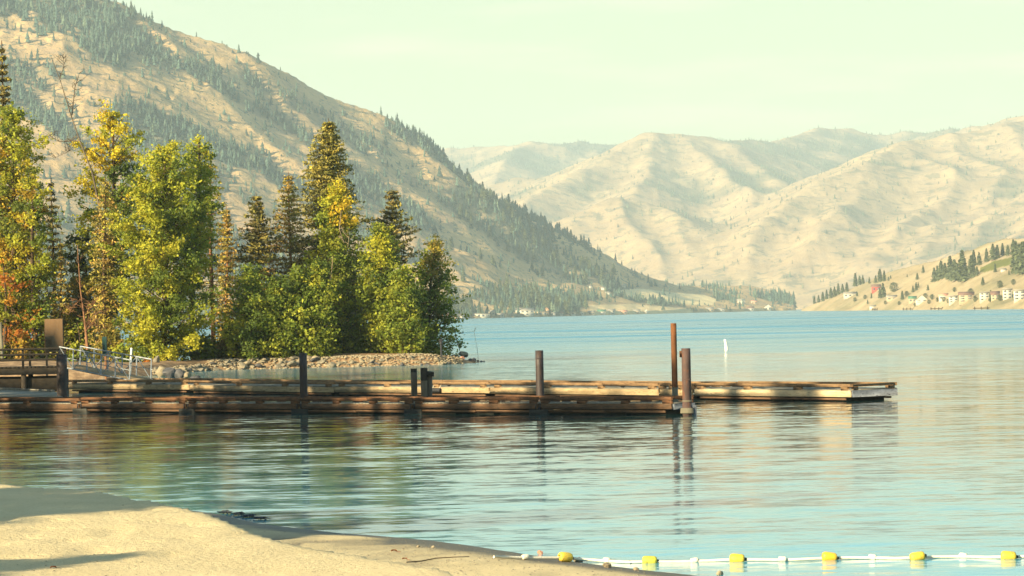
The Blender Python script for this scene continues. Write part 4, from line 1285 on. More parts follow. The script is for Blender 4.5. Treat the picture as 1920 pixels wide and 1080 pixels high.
# dangling dead branches in the yellow topped tree
stick_tree('dead_branch', 'pale dead branches hanging out of the yellow topped tree', 234.5, [
    [(640, 395), (636, 430), (645, 455), .035, .012], [(638, 430), (654, 446), (652, 465), .03, .012], [(624, 480), (620, 530), (624, 560), .03, .01]], 'dead_wood', 6, 73, 'branch', tw_len=.5)

# trees of the left bank, outside the picture, that throw the shade on docks and beach
def copy_tree(rt, loc, sc_, rz, label):
    r = rt.copy()
    COL.objects.link(r)
    r.location = loc
    r.scale = (sc_, sc_, sc_)
    r.rotation_euler.z = rz
    r['label'] = label
    r['group'] = 'shade trees on the left bank'
    for ch in rt.children:
        c = ch.copy()
        COL.objects.link(c)
        c.parent = r
    return r
src = {o['label'][:12]: o for o in COL.objects if o.type == 'EMPTY' and o.get('label')}
def shade(p, t, hgt, width, key, rz):
    x, y = p[0] + SUN.x / math.cos(e) * t, p[1] + SUN.y / math.cos(e) * t
    r = copy_tree(src[key], (x, y, zl(x, y) - .1), 1.0, rz, 'shade tree on the left bank beyond the left frame edge')
    r.scale = (width / 6.2, width / 6.2, hgt / 16.3)
def dock_pt(A, B, u):               # where photo column u crosses a dock's front edge
    A, B = np.asarray(A, float), np.asarray(B, float)
    P = A[None] + (B - A)[None] * np.linspace(-.1, 1.1, 3000)[:, None]
    return P[np.argmin(np.abs(proj(P)[0] - u))]
nA, nB = at(-130, 772.5), at(1262, 777.5)
fA, fB = at(128, 735.5), at(1597, 753)
for kk, (A_, B_, u, t, wd) in enumerate([
        (nA, nB, -60, 20, 6.5), (nA, nB, 60, 21, 3.4), (nA, nB, 238, 24, 2.6), (nA, nB, 410, 28, 3.6), (nA, nB, 500, 30, 4.0), (nA, nB, 590, 32, 3.6), (nA, nB, 705, 34, 1.1), (nA, nB, 765, 36, 1.5),
        (nA, nB, 860, 38, 1.4), (nA, nB, 985, 40, 3.6), (nA, nB, 1075, 41, 4.0), (nA, nB, 1155, 42, 3.2), (nA, nB, 1215, 44, 1.8),
        (fA, fB, 170, 17, 5.0), (fA, fB, 300, 20, 5.0), (fA, fB, 420, 23, 5.0), (fA, fB, 520, 25, 4.6), (fA, fB, 605, 27, 3.4), (fA, fB, 1515, 50, 2.0)]):
    shade(dock_pt(A_, B_, u), t, .394 * t * (1.32 if u < 900 else 1.10) + (2 if u < 900 else .8), wd, 'bright yello' if kk % 3 else 'broad maple ', kk * .7)
shade(at(60, 944, .72), 17, 9.6, 4.2, 'bright yello', 5.0)
shade(at(40, 926, .72), 17, 9.6, 3.2, 'bright yello', 1.0)
shade(at(110, 958, .72), 16, 8.2, 2.2, 'broad maple ', 5.6)
shade(at(230, 946, .72), 19, 9.8, 3.6, 'broad maple ', 2.6)
shade(at(60, 1042, .6), 15, 6.9, 2.2, 'bright yello', 3.6)
shade(at(90, 1003, .4), 15, 7.2, .7, 'bright yello', 2.6)
shade(at(40, 695, 1.0), 15, 11.5, 8.5, 'broad maple ', 1.1)
shade(at(200, 712, 1.0), 19, 11.5, 5.0, 'broad maple ', 1.9)

# ------------------------------------------------------------------ rocks
def rock_mesh(name, seed, mat, flat=.7, sub=2):
    import bmesh
    q = np.random.default_rng(seed)
    bm = bmesh.new()
    bmesh.ops.create_icosphere(bm, subdivisions=sub, radius=1.0)
    ax = q.normal(size=(5, 3))
    ax /= np.linalg.norm(ax, axis=1, keepdims=True)
    cut = .42 + .35 * q.random(5)
    for v in bm.verts:
        p_ = np.array(v.co)
        for a_, c in zip(ax, cut):
            d = p_ @ a_
            if d > c:
                p_ = p_ - a_ * (d - c) * .96
        p_ = p_ * (1 + .10 * (fbm(np.array([p_[0] * 2.2 + seed]), np.array([p_[1] * 2.2 + p_[2] * 1.7]), 3, seed)[0] - .5) * 2)
        p_[2] *= flat
        v.co = p_
    me = bpy.data.meshes.new(name)
    bm.to_mesh(me)
    bm.free()
    me.materials.append(mat)
    return me
rocks = [rock_mesh('stone', 800 + i, M[('stone', 'stone_grey', 'stone', 'stone_grey', 'stone_dark')[i % 5]], .50 + .07 * (i % 4), 2) for i in range(10)]
dark_rocks = [rock_mesh('stone', 830 + i, M['stone_dark'], .7) for i in range(3)]
fw = np.array(front_w)
fu = np.array([u for u, _ in front_px])
q = np.random.default_rng(91)
for i in range(285):
    u = 296 + (852 - 296) * ((i * .61803) % 1.0)
    x0, y0 = np.interp(u, fu, fw[:, 0]), np.interp(u, fu, fw[:, 1])
    inl = q.random() ** .9 * 2.0 * (1.0 if u < 640 else .8)
    y = y0 + inl - .2
    x = x0 * y / y0
    s = (.10 + .30 * q.random() ** 2.6) * (1.1 if u < 640 else .72)
    o = link('stone', rocks[i % 10])
    o.location = (x, y, max(zl(x, y), -.02) + s * .12)
    o.scale = (s * (1 + .4 * q.random()), s, s)
    o.rotation_euler = (q.normal() * .3, q.normal() * .3, q.random() * 6.28)
    tag(o, 'pale rounded stone in the rocky bank along the waterline of the wooded point', 'rock', 'stones of the rocky bank')
# finer rubble between them
Vs, Fs, n = [], [], 0
base_r = np.array([v.co[:] for v in rocks[0].vertices])
base_f = np.array([p_.vertices[:] for p_ in rocks[0].polygons])
for i in range(1500):
    u = 286 + (868 - 286) * q.random()
    x0, y0 = np.interp(u, fu, fw[:, 0]), np.interp(u, fu, fw[:, 1])
    y = y0 - .3 + 3.2 * q.random()
    x = x0 * y / y0
    s = .06 + .08 * q.random()
    an = q.random() * 6.28
    R_ = np.array(((math.cos(an), -math.sin(an), 0), (math.sin(an), math.cos(an), 0), (0, 0, 1)))
    Vs.append(base_r @ R_.T * s + np.array((x, y, max(zl(x, y), -.03) + .03)))
    Fs.append(base_f + n)
    n += len(base_r)
rub = link('rubble', mesh_np('rubble', np.concatenate(Vs), np.concatenate(Fs), M['stone']))
tag(rub, 'fine pale rubble filling the rocky bank of the point', 'gravel', kind='stuff')
def rock_at(u, v, wpx, hpx, mat, label, seed, Yo=0.0, zc=None, name='boulder', flat=.8, group=None):
    P = at(u, v, 0.0)
    P[1] += Yo
    P[0] = (u - 960) / F_PX * P[1] if Yo else P[0]
    k = P[1] / F_PX
    me = rock_mesh(name, seed, M[mat], 1.0, 3)
    o = link(name, me)
    o.scale = (wpx * k / 2 * 1.1, wpx * k / 2, hpx * k / 2 * 1.15)
    g_ = max(0.0, zl(P[0], P[1]))
    o.location = (P[0], P[1], (g_ if zc is None else zc) + hpx * k * .35)
    o.rotation_euler.z = seed * 1.3
    return tag(o, label, 'rock', group)
rock_at(302, 706, 24, 22, 'stone', 'pale upright boulder leftmost of the dark boulders by the far dock', 901)
rock_at(318, 708, 26, 26, 'stone_dark', 'big dark boulder behind the far dock with a pale spot', 902)
rock_at(338, 710, 22, 20, 'stone_dark', 'dark sloping boulder in the middle of the boulders by the far dock', 903)
rock_at(352, 710, 16, 14, 'stone', 'small pale topped boulder right of the dark boulders', 904)
rock_at(366, 713, 22, 12, 'stone_dark', 'low dark boulder rightmost of the boulders by the far dock', 905)
rock_at(291, 700, 16, 16, 'stone_grey', 'grey boulder behind the pale upright boulder', 906, 2)
rock_at(869, 678, 19, 13, 'stone', 'flat pale boulder propped up at the tip of the point', 907, 0, .35)
rock_at(868, 681, 10, 7, 'stone_red', 'small rusty stone under the flat pale boulder', 908)
rock_at(850, 680, 22, 16, 'stone_dark', 'dark boulder left of the flat pale boulder', 909, 1)
rock_at(836, 680, 24, 20, 'stone_dark', 'dark boulder in the shade of the rightmost tree', 910, 2)
rock_at(620, 690, 13, 12, 'stone_grey', 'large grey boulder on the bank right of the dark dock post', 911, 2.2)
for j, (u, v, w, h_) in enumerate([(882, 680, 10, 9), (889, 680, 8, 7), (896, 679.5, 7, 5), (902, 679, 6, 4), (908, 679, 5, 3)]):
    rock_at(u, v, w, h_, 'stone_dark', 'low dark stone in the line running off the tip of the point', 920 + j, 0, None, 'stone', group='dark stones off the tip')

# ------------------------------------------------------------------ docks
EZ = np.array((0, 0, 1.0))
def dock(name, label, A, B, width, joints, zr, mats, blocks_rel, seed, end_rail=False, gap_floats=True):
    """A = front edge left end, B = front edge right end (both at z 0)"""
    q = np.random.default_rng(seed)
    A, B = np.array((A[0], A[1], 0.0)), np.array((B[0], B[1], 0.0))
    L = np.linalg.norm(B - A)
    d = (B - A) / L
    nb_ = np.array((-d[1], d[0], 0))
    if nb_[1] < 0:
        nb_ = -nb_
    rt = thing(name, label, 'dock', A)
    z_rt, z_rb, z_ft, z_fb, z_l0, z_l1 = zr
    js = [0.0] + list(joints) + [L]
    for i in range(len(js) - 1):
        s0, s1 = js[i] + .06, js[i + 1] - .06
        if s1 - s0 < .4:
            continue
        c = A + d * (s0 + s1) / 2
        hl = (s1 - s0) / 2
        tilt = q.normal() * .0012
        dd = d * hl + EZ * tilt * hl * 2
        jz = q.normal() * .012
        b = MB()                                    # planked deck of this float
        npl = int((s1 - s0) / .16)
        for kk in range(npl):
            b.box(A + d * (s0 + (kk + .5) * (s1 - s0) / npl) + nb_ * width / 2 + EZ * (z_ft + .012 + jz + .004 * q.normal()), d * (.5 * (s1 - s0) / npl - .006), nb_ * (width / 2 - .03), EZ * .02)
        b.build('deck', M[mats['deck']], rt)
        for side in (0, 1):
            off = nb_ * (.07 if side == 0 else width - .07)
            # rail timbers are laid in two lengths
            brk = hl * (.1 + .3 * q.random()) * (1 if i % 2 else -1)
            for (r0, r1) in ((-hl, brk - .01), (brk + .01, hl)):
                b = MB()
                b.box(c + d * (r0 + r1) / 2 + off + EZ * ((z_rt + z_rb) / 2 + jz + tilt * (r0 + r1)), d * (r1 - r0) / 2 + EZ * tilt * (r1 - r0), nb_ * .075, EZ * (z_rt - z_rb) / 2, .012)
                b.build('bull_rail', M[mats['rail']], rt)
            for rel in blocks_rel:
                b = MB()
                b.box(c + d * hl * rel + off + EZ * ((z_rb + z_ft) / 2 + jz + .01), d * (.16 + .05 * q.random()), nb_ * .065, EZ * ((z_rb - z_ft) / 2 + .005), .006)
                b.build('rail_block', M[mats['rail']], rt)
            offf = nb_ * (.02 if side == 0 else width - .02)
            b = MB()
            b.box(c + offf + EZ * ((z_ft + z_fb) / 2 + jz), dd, nb_ * .035, EZ * (z_ft - z_fb) / 2, .008)
            b.build('fascia_board', M[mats['fascia'] if i < len(js) - 2 else mats.get('last', mats['fascia'])], rt)
            for (r0, r1) in ((-hl + .3, -.02), (.02, hl - .3)):
                b = MB()
                b.box(c + d * (r0 + r1) / 2 + nb_ * (.045 if side == 0 else width - .045) + EZ * ((z_l0 + z_l1) / 2 + jz), d * (r1 - r0) / 2, nb_ * .03, EZ * (z_l0 - z_l1) / 2, .006)
                b.build('lower_board', M[mats['lower']], rt)
        for rel in (-.62, 0, .62):
            b = MB()
            b.box(c + d * hl * rel + nb_ * width / 2 + EZ * (-.02), d * hl * .26, nb_ * (width / 2 - .16), EZ * .16, .03)
            b.build('float', M['float_black'], rt)
        if i > 0 and gap_floats:
            b = MB()
            jp = A + d * js[i]
            b.box(jp + nb_ * .12 + EZ * .04, d * .42, nb_ * .16, EZ * .13, .02)
            b.build('bumper', M['float_black'], rt)
            b = MB()
            for s in (-1, 1):
                b.box(jp + d * s * .10 + nb_ * -.03 + EZ * ((z_ft + z_fb) / 2), d * .02, nb_ * .02, EZ * .10)
            b.build('hinge', M['steel_dark'], rt)
    for e_, mt in ((A, mats['end']), (B, mats['end'])):  # end boards
        b = MB()
        s = -1 if e_ is A else 1
        b.box(e_ + d * s * (-.02) + nb_ * width / 2 + EZ * (z_ft + z_fb) / 2, d * .04, nb_ * (width / 2 - .06), EZ * ((z_ft - z_fb) / 2 + .004), .008)
        b.build('end_board', M[mt], rt)
    if end_rail:
        for r0, r1 in ((.16, width - .16),):
            b = MB()
            b.box(B - d * .12 + nb_ * (r0 + r1) / 2 + EZ * ((z_rt + z_rb) / 2 + .008), nb_ * (r1 - r0) / 2, d * .07, EZ * (z_rt - z_rb) / 2 * .92, .02)
            b.build('bull_rail', M[mats['rail']], rt)
        for f in (.12, .9):
            b = MB()
            b.box(B - d * .12 + nb_ * width * f + EZ * ((z_rb + z_ft) / 2 + .01), nb_ * .13, d * .06, EZ * ((z_rb - z_ft) / 2 + .004), .006)
            b.build('rail_block', M[mats['rail']], rt)
    return rt, A, B, d, nb_, L

def along(A, B, us):              # distances along A-B where the line crosses photo columns us
    A, B = np.asarray(A, float)[:2], np.asarray(B, float)[:2]
    L = np.linalg.norm(B - A)
    r_ = []
    for u in us:
        s = np.linspace(0, 1, 4000)
        P = A[None] + (B - A)[None] * s[:, None]
        uu, _ = proj(np.concatenate([P, np.zeros((4000, 1))], 1))
        r_.append(L * s[np.argmin(np.abs(uu - u))])
    return r_
nj = along(nA, nB, [150, 350, 562, 775, 1010])
near, nA_, nB_, nd_, nn_, nL_ = dock('near_dock', 'long low near dock of dark red brown timbers across the water', nA, nB, 1.35, nj, (.60, .475, .365, .165, .135, .05),
            {'deck': 'deck', 'rail': 'rail_red', 'fascia': 'fascia_dark', 'lower': 'fascia_dark', 'end': 'fascia_grey'}, (-.93, -.36, .30, .93), 5)
fj = along(fA, fB, [355, 627, 918, 1236, 1300])
fard = dock('far_dock', 'far dock of paler weathered timber reaching out to the right', fA, fB, 2.5, fj, (.66, .535, .41, .16, .12, .04),
            {'deck': 'deck', 'rail': 'rail_tan', 'fascia': 'fascia_pale', 'last': 'fascia_paler', 'lower': 'fascia_dark', 'end': 'fascia_grey'}, (-.92, -.30, .34, .92), 6, True, False)
def cleat(dk, s, off):
    root, A, B, d, nb, L = dk
    c = A + d * s + nb * off + EZ * .40
    b = MB()
    for k in (-.05, .05):
        b.tube([c + d * k, c + d * k + EZ * .09], .018, 6)
    b.tube([c - d * .17 + EZ * .12, c - d * .08 + EZ * .095, c + d * .08 + EZ * .095, c + d * .17 + EZ * .12], [.012, .02, .02, .012], 6)
    b.build('cleat', M['steel_dark'], root)
nd, fd_ = (near, nA_, nB_, nd_, nn_, nL_), fard
for s_ in (6, 14, 22, 31):
    cleat(nd, s_, .30)
for s_ in (9, 20, 33, 45):
    cleat(fd_, s_, .34)
# platform joining the two docks at the left
pl = thing('floating_platform', 'grey floating platform joining the two docks at the left frame edge', 'platform', at(40, 745, .42))
b = MB()
pc = [at(-90, 744, .40), at(118, 744.5, .40), at(108, 735, .40), at(-90, 726, .40)]
ctr = sum(pc) / 4
V = [p_ for p_ in pc] + [p_ - EZ * .12 for p_ in pc]
b.add(V, [(0, 1, 2, 3), (4, 7, 6, 5), (0, 4, 5, 1), (1, 5, 6, 2), (2, 6, 7, 3), (3, 7, 4, 0)])
b.build('deck', M['deck'], pl)
b = MB()
b.add([ctr + (p_ - ctr) * .92 - EZ * (.121 if i < 4 else .45) for i, p_ in enumerate(pc + pc)], [(0, 1, 2, 3), (4, 7, 6, 5), (0, 4, 5, 1), (1, 5, 6, 2), (2, 6, 7, 3), (3, 7, 4, 0)])
b.build('float', M['float_black'], pl)
b = MB()
p1, p2 = at(100, 735, .44), at(-60, 728, .44)
b.box((p1 + p2) / 2 + EZ * .05, (p2 - p1) / 2, np.cross(EZ, (p2 - p1) / np.linalg.norm(p2 - p1)) * .07, EZ * .05, .01)
b.build('kerb_timber', M['deck'], pl)
bx = thing('mooring_box', 'small black mooring box on the water side of the left platform', 'box', at(85, 724, .2))
pb = at(85, 724.5, .1)
b = MB()
b.box(pb + EZ * .16, (.17, 0, 0), (0, .17, 0), (0, 0, .20), .02)
b.build('housing', M['black'], bx)
b = MB()
b.tube([pb + EZ * .36, pb + EZ * .50 + np.array((.03, 0, 0))], .07, 8)
b.build('cap', M['black'], bx)

# ------------------------------------------------------------------ pilings
def piling(label, u, vbase, vtop, wpx, zb, mat, name='piling', group='pilings beside the docks', cap=None, bands=(), lower=None, Y=None, n=16, taper=0.0, lean=(0, 0)):
    P = at(u, vbase, zb) if Y is None else atY(u, vbase, Y)
    Yb = P[1]
    top = atY(u, vtop, Yb)[2]
    r = wpx / 2 * Yb / F_PX
    rt = thing(name, label, 'piling', (P[0], P[1], -.5), group)
    o0 = np.array((P[0], P[1], 0.0))
    ln = np.array((lean[0], lean[1], 0))
    b = MB()
    zs = np.linspace(-1.2, top, 7)
    b.tube([o0 + EZ * z + ln * z for z in zs], [r * (1 - taper * i / 6) for i in range(7)], n)
    b.build('shaft', M[mat], rt, False)
    for z, rr, hh, mt in list(bands) + [(.02, 1.015, .30, 'weed')]:
        b = MB()
        b.tube([o0 + EZ * (z - hh / 2) + ln * z, o0 + EZ * (z + hh / 2) + ln * z], r * rr, n)
        b.build('band', M[mt], rt)
    if lower:
        b = MB()
        b.tube([o0 + EZ * -1.2, o0 + EZ * lower[0] + ln * lower[0]], r * 1.025, n)
        b.build('bleached_base', M[lower[1]], rt)
    return rt, o0, top, r
piling('black steel piling near the left end of the docks', 117, 745, 665, 20, .35, 'steel_dark')
piling('black steel piling in front of the rocky bank', 570, 752, 662, 14.5, .42, 'steel_dark')
piling('black steel piling in the middle of the docks', 1013, 746, 657, 15, .5, 'steel_dark', bands=[(1.95, 1.03, .06, 'steel_dark')])
_, tp_, tt_, tr_ = piling('tall thin rust orange pole behind the near dock end', 1266, 752, 606, 11, .37, 'pole_rust', 'pole', lower=(.86, 'pile_pale'))
rt_, rp_, rtop, rr_ = piling('thick rusty brown piling at the right end of the near dock', 1288.5, 768, 653, 17, .18, 'pile_rust', bands=[(1.22, 1.03, .04, 'pile_rust'), (.48, 1.04, .04, 'pile_pale')], lower=(.42, 'pile_rust'))
b = MB()                            # pale guide collar of the thick piling
b.tube([rp_ + EZ * .06, rp_ + EZ * .24], [rr_ * 1.55, rr_ * 1.45], 18)
b.build('collar', M['pile_pale'], rt_)
b = MB()
b.box(rp_ + EZ * .03 + np.array((rr_ * 1.5, .1, 0)), (.09, 0, 0), (0, .15, 0), (0, 0, .30), .01)
b.build('guide_bracket', M['fascia_grey'], rt_)
b = MB()
zb_ = atY(1276, 664, rp_[1])[2]
b.box(np.array(((rp_[0] + tp_[0]) / 2 - .05, rp_[1], zb_)), (abs(rp_[0] - tp_[0]) / 2 - rr_ * .2, 0, 0), (0, .06, 0), (0, 0, .11), .01)
b.build('strut', M['rust_wood'], rt_)
b = MB()
b.box(np.array((tp_[0] + .16, rp_[1], zb_)), (.06, 0, 0), (0, .08, 0), (0, 0, .13), .01)
b.build('bracket', M['black'], rt_)
# weathered wooden stubs between the docks
piling('slim weathered wooden stub left of the thick stub cluster', 777, 744, 698, 11, .45, 'stub_wood', 'wooden_pile', 'weathered wooden stubs between the docks', n=10, taper=-.08, bands=[(1.33, 1.07, .45, 'dark_wood')])
rt2, p2_, t2_, r2_ = piling('thick weathered wooden stub cluster between the docks', 796, 744, 696, 12, .45, 'stub_wood', 'wooden_pile', 'weathered wooden stubs between the docks', n=10, taper=-.10, bands=[(1.33, 1.10, .5, 'dark_wood')])
b = MB()
o_ = p2_ + np.array((.17, .12, 0))
b.tube([o_ - EZ * 1, o_ + EZ * (t2_ - .05) + np.array((.04, 0, 0))], [.10, .115], 9)
b.build('side_pile', M['stub_wood'], rt2)
b = MB()
b.box(p2_ + np.array((.22, 0, t2_ - .10)), (.17, 0, -.03), (0, .09, 0), (0, 0, .09), .015)
b.build('leaning_block', M['dark_wood'], rt2)
# black fender on the far dock
nb_, dfd = fard[4], fard[3]
s_ = along(fA, fB, [820])[0]
fp = fard[1] + dfd * s_
fd = thing('dock_fender', 'black rubber fender on the far dock face beside the wooden stubs', 'fender', fp)
b = MB()
b.tube([fp + dfd * -.35 - nb_ * .10 + EZ * .29, fp + dfd * .35 - nb_ * .10 + EZ * .29], .10, 12)
b.build('tyre_roll', M['black'], fd, True)
b = MB()
for s in (-.25, .25):
    b.tube([fp + dfd * s - nb_ * .06 + EZ * .36, fp + dfd * s + nb_ * .05 + EZ * .56], .015, 6)
b.build('hanger', M['rope'], fd)

# ------------------------------------------------------------------ pier, gangway, bank furniture at left
py0, PX1 = 166.0, atY(112, 660, 166)[0]
pr = thing('wooden_pier', 'dark wooden pier with railings at the left frame edge', 'pier', (PX1 - 8, py0, 0))
PXL = -46.0
zd = 1.35
b = MB()
for kk in range(int((PX1 - PXL) / .22)):
    b.box((PXL + .11 + kk * .22, py0 + 1.2, zd), (.10, 0, 0), (0, 1.25, 0), (0, 0, .03))
b.build('deck', M['dark_wood'], pr)
for yy in (py0, py0 + 2.4):
    b = MB()
    b.box(((PX1 + PXL) / 2, yy, zd - .22), ((PX1 - PXL) / 2, 0, 0), (0, .06, 0), (0, 0, .17), .01)
    b.build('beam', M['dark_wood'], pr)
    for zz, hh in ((zd + .95, .05), (zd + .66, .045), (zd + .38, .045)):
        b = MB()
        b.box(((PX1 + PXL) / 2, yy - .05, zz), ((PX1 - PXL) / 2, 0, 0), (0, .02 if hh < .05 else .07, 0), (0, 0, hh), .008)
        b.build('rail', M['dark_wood'], pr)
    for kk in range(9):
        xx = PX1 - .06 - kk * 1.9
        b = MB()
        b.box((xx, yy + .03, zd + .30), (.055, 0, 0), (0, .055, 0), (0, 0, .66), .008)
        b.build('rail_post', M['dark_wood'], pr)
        b = MB()
        b.tube([(xx, yy + .15, -1), (xx, yy + .15, zd - .05)], .14, 8)
        b.build('pile', M['dark_wood'], pr)
b = MB()
b.box((PX1 - 5, py0 + .4, .45), (5, 0, 0), (0, .08, 0), (0, 0, .42), .01)
b.build('skirt_boards', M['dark_wood'], pr)

gA = atY(128, 686, 167.5)
gB = fard[1] + fard[3] * along(fA, fB, [238])[0] + fard[4] * .9 + EZ * .62
gw = thing('gangway', 'aluminium truss gangway sloping from the pier to the far dock', 'gangway', gB)
gd = gB - gA
gl = np.linalg.norm(gd)
gd /= gl
gs = np.cross(gd, EZ)
gs /= np.linalg.norm(gs)
gu = np.cross(gs, gd)
if gu[2] < 0:
    gu = -gu
for s in (-.62, .62):
    lo0, lo1 = gA + gs * s, gB + gs * s
    for h_, r in ((0, .045), (1.05, .04), (.52, .02)):
        b = MB()
        i0, i1 = (.02, .98) if h_ > .9 else (0, 1)
        b.tube([lo0 + gu * h_ + (lo1 - lo0) * i0, lo0 + gu * h_ + (lo1 - lo0) * i1], r, 8)
        b.build('chord' if h_ != .52 else 'mid_rail', M['aluminium'], gw)
    nb = 5
    for kk in range(nb + 1):
        f = .02 + .96 * kk / nb
        b = MB()
        b.tube([lo0 + (lo1 - lo0) * f, lo0 + (lo1 - lo0) * f + gu * 1.05], .034, 6)
        b.build('upright', M['aluminium'], gw)
        if kk < nb:
            f2 = .02 + .96 * (kk + 1) / nb
            a0, a1 = (0, 1.05) if kk % 2 else (1.05, 0)
            b = MB()
            b.tube([lo0 + (lo1 - lo0) * f + gu * a0, lo0 + (lo1 - lo0) * f2 + gu * a1], .028, 6)
            b.build('diagonal', M['aluminium'], gw)
b = MB()
for kk in range(36):
    b.box(gA + (gB - gA) * (kk + .5) / 36 + gu * .04, gd * gl / 36 * .42, gs * .60, gu * .02)
b.build('tread', M['fascia_pale'], gw)

def board_post(name, label, cat, u, vtop, vbot, wpx, Y, mat, depth=.06, legs=True):
    k = Y / F_PX
    pt, pb_ = atY(u, vtop, Y), atY(u, vbot, Y)
    rt = thing(name, label, cat, (pt[0], Y, zl(pt[0], Y)))
    b = MB()
    b.box((pt + pb_) / 2, (wpx * k / 2, 0, 0), (0, depth, 0), (0, 0, (pt[2] - pb_[2]) / 2), .01)
    b.build('panel', M[mat], rt)
    if legs:
        for s in (-1, 1):
            b = MB()
            b.box((pt[0] + s * (wpx * k / 2 - .05), Y + .12, (zl(pt[0], Y) + pt[2]) / 2 - .15), (.06, 0, 0), (0, .05, 0), (0, 0, (pt[2] - zl(pt[0], Y)) / 2 + .1), .008)
            b.build('leg', M['dark_wood'], rt)
    return rt
board_post('notice_board', 'blank tan plywood board seen from behind beside the pier', 'board', 101, 598, 660, 34, 192, 'plywood')
rt_ = board_post('marker_post', 'dark green boxy post behind the gangway', 'post', 196, 631, 664, 8, 200, 'green_paint', .13, False)
pp = atY(196, 650, 200)
b = MB()
b.tube([(pp[0] + .03, 200.2, zl(pp[0], 200.2) - .4), (pp[0] + .03, 200.2, pp[2] + .3)], .075, 8)
b.build('pole', M['rust_wood'], rt_)
def pole(name, label, pts, Y, r, mat, cat='pole', topcap=True):
    P = [atY(u, v, Y) for u, v in pts]
    rt = thing(name, label, cat, P[0])
    b = MB()
    b.tube(P, r, 8)
    b.build('shaft', M[mat], rt)
    if topcap:
        b = MB()
        b.tube([P[-1], P[-1] + EZ * .05], r * 1.25, 8)
        b.build('cap', M[mat], rt)
    return rt
pole('white_pole', 'slim white pole at the lower end of the gangway', [(243.5, 704), (246.5, 654)], 172, .055, 'white_paint')
pole('grey_pole', 'pale grey pole at the left frame edge behind the pier', [(4, 672), (1, 606)], 185, .085, 'pile_pale')
pole('leaning_rod', 'thin dark rod leaning on the flat boulder at the tip', [(864, 664), (857, 640), (852, 618)], 236, .024, 'dark_wood', 'rod')
rt_ = pole('pale_rod', 'thin pale rod with a crook standing off the tip of the point', [(897, 676), (895, 655), (889, 622)], 239, .018, 'rope', 'rod', False)
b = MB()
b.tube([atY(889, 622, 239), atY(892, 614, 239)], .02, 6)
b.tube([atY(888, 622, 239), atY(872, 623.5, 239)], .014, 6)
b.build('crook', M['dead_wood'], rt_)
b = MB()
b.box(atY(865, 624.5, 239), (.19, 0, .03), (0, .02, 0), (0, 0, .04))
b.build('tag', M['black'], rt_)
P = atY(827, 646, 232)
lt = thing('marker_lantern', 'small dark lantern post on the rocks under the rightmost tree', 'lantern', P)
b = MB()
b.tube([P - EZ * .9, P + EZ * .05], .07, 8)
b.build('post', M['black'], lt)
b = MB()
b.tube([P + EZ * .05, P + EZ * .28], .12, 10)
b.build('lantern_body', M['black'], lt)
b = MB()
b.tube([P + EZ * .28, P + EZ * .40], [.17, .12], 10)
b.build('lantern_cap', M['black'], lt)

# ------------------------------------------------------------------ white spar buoy
P = at(1362.5, 656.5)
by = thing('buoy', 'white spar buoy tilting on the open lake', 'buoy', P)
Hb = 20.5 * P[1] / F_PX
b = MB()
tl = np.array((-.13, 0, 1.0))
b.tube([P - tl * .5, P + tl * .0, P + tl * Hb * .33], [.13, .17, .15], 12)
b.build('float', M['white_paint'], by, True)
b = MB()
b.tube([P + tl * Hb * .32, P + tl * Hb * .97, P + tl * Hb], [.11, .115, .08], 12)
b.build('spar', M['white_paint'], by, True)

# ------------------------------------------------------------------ swim line
sl = thing('swim_line', 'white swim rope with yellow floats from the beach into the lake', 'rope', at(1060, 1046))
rope_px = [(926, 1044, .17), (960, 1045, .14), (985, 1046, .12), (1020, 1046, .10), (1060, 1046, .08), (1100, 1049, .03), (1138, 1052, .02), (1180, 1054, .02), (1218, 1053, .02), (1260, 1053.5, .01), (1302, 1052.5, .01),
           (1345, 1050.5, .02), (1382, 1049, .03), (1425, 1049.5, .02), (1467, 1050, .02), (1510, 1048.5, .02), (1555, 1046, .03), (1595, 1045.5, .02), (1636, 1046, .02), (1680, 1047, .02), (1720, 1045.5, .03), (1760, 1044, .02), (1806, 1043.5, .02), (1850, 1045, .02),
           (1891, 1044, .03), (1940, 1043, .02), (2000, 1043, .02), (2100, 1044, .02)]
rp = []
for u, v, z in rope_px:
    p_ = at(u, v, z)
    p_[2] = max(z, zl(p_[0], p_[1]) + .012)
    rp.append(p_)
b = MB()
b.tube(rp, .021, 8)
b.build('rope', M['rope'], sl, True)
def ring_float(u, wpx, hpx, mat, name, extra=None):
    i = int(np.argmin([abs(r_[0] - u) for r_ in rope_px]))
    c = rp[i] + np.array((0, 0, .012))
    dr = rp[i + 1] - rp[i - 1]
    dr[2] = 0
    dr /= np.linalg.norm(dr)
    dr[2] = .16 * math.sin(u * 1.7)
    k = c[1] / F_PX
    hl, r = wpx * k / 2, hpx * k / 2
    prof = [(-1, .35), (-.97, .62), (-.86, .86), (-.6, .98), (0, 1.0), (.6, .98), (.86, .86), (.97, .62), (1, .35)]
    b = MB()
    b.tube([c + dr * hl * t for t, _ in prof], [r * w for _, w in prof], 16)
    o = b.build(name, M[mat], sl, True)
    b2 = MB()
    b2.tube([c + dr * hl * .98, c + dr * hl * 1.28], [r * .42, r * .26], 10)
    b2.build('end_cap', M['black'] if hpx > 16 else M['rope'], o if False else sl)
    return o
for u, mt, lab in ((1060, 'yellow', None), (1218, 'olive_float', 'olive weathered float'), (1382, 'yellow', None), (1555, 'orange', 'orange yellow float'), (1720, 'yellow', None), (1891, 'yellow', None)):
    o = ring_float(u, 28, 18.5, mt, 'float')
    if lab:
        o['label'] = lab
for u in (985, 1138, 1302, 1467, 1636, 1806):
    ring_float(u, 15, 10.5, 'rope', 'small_float')

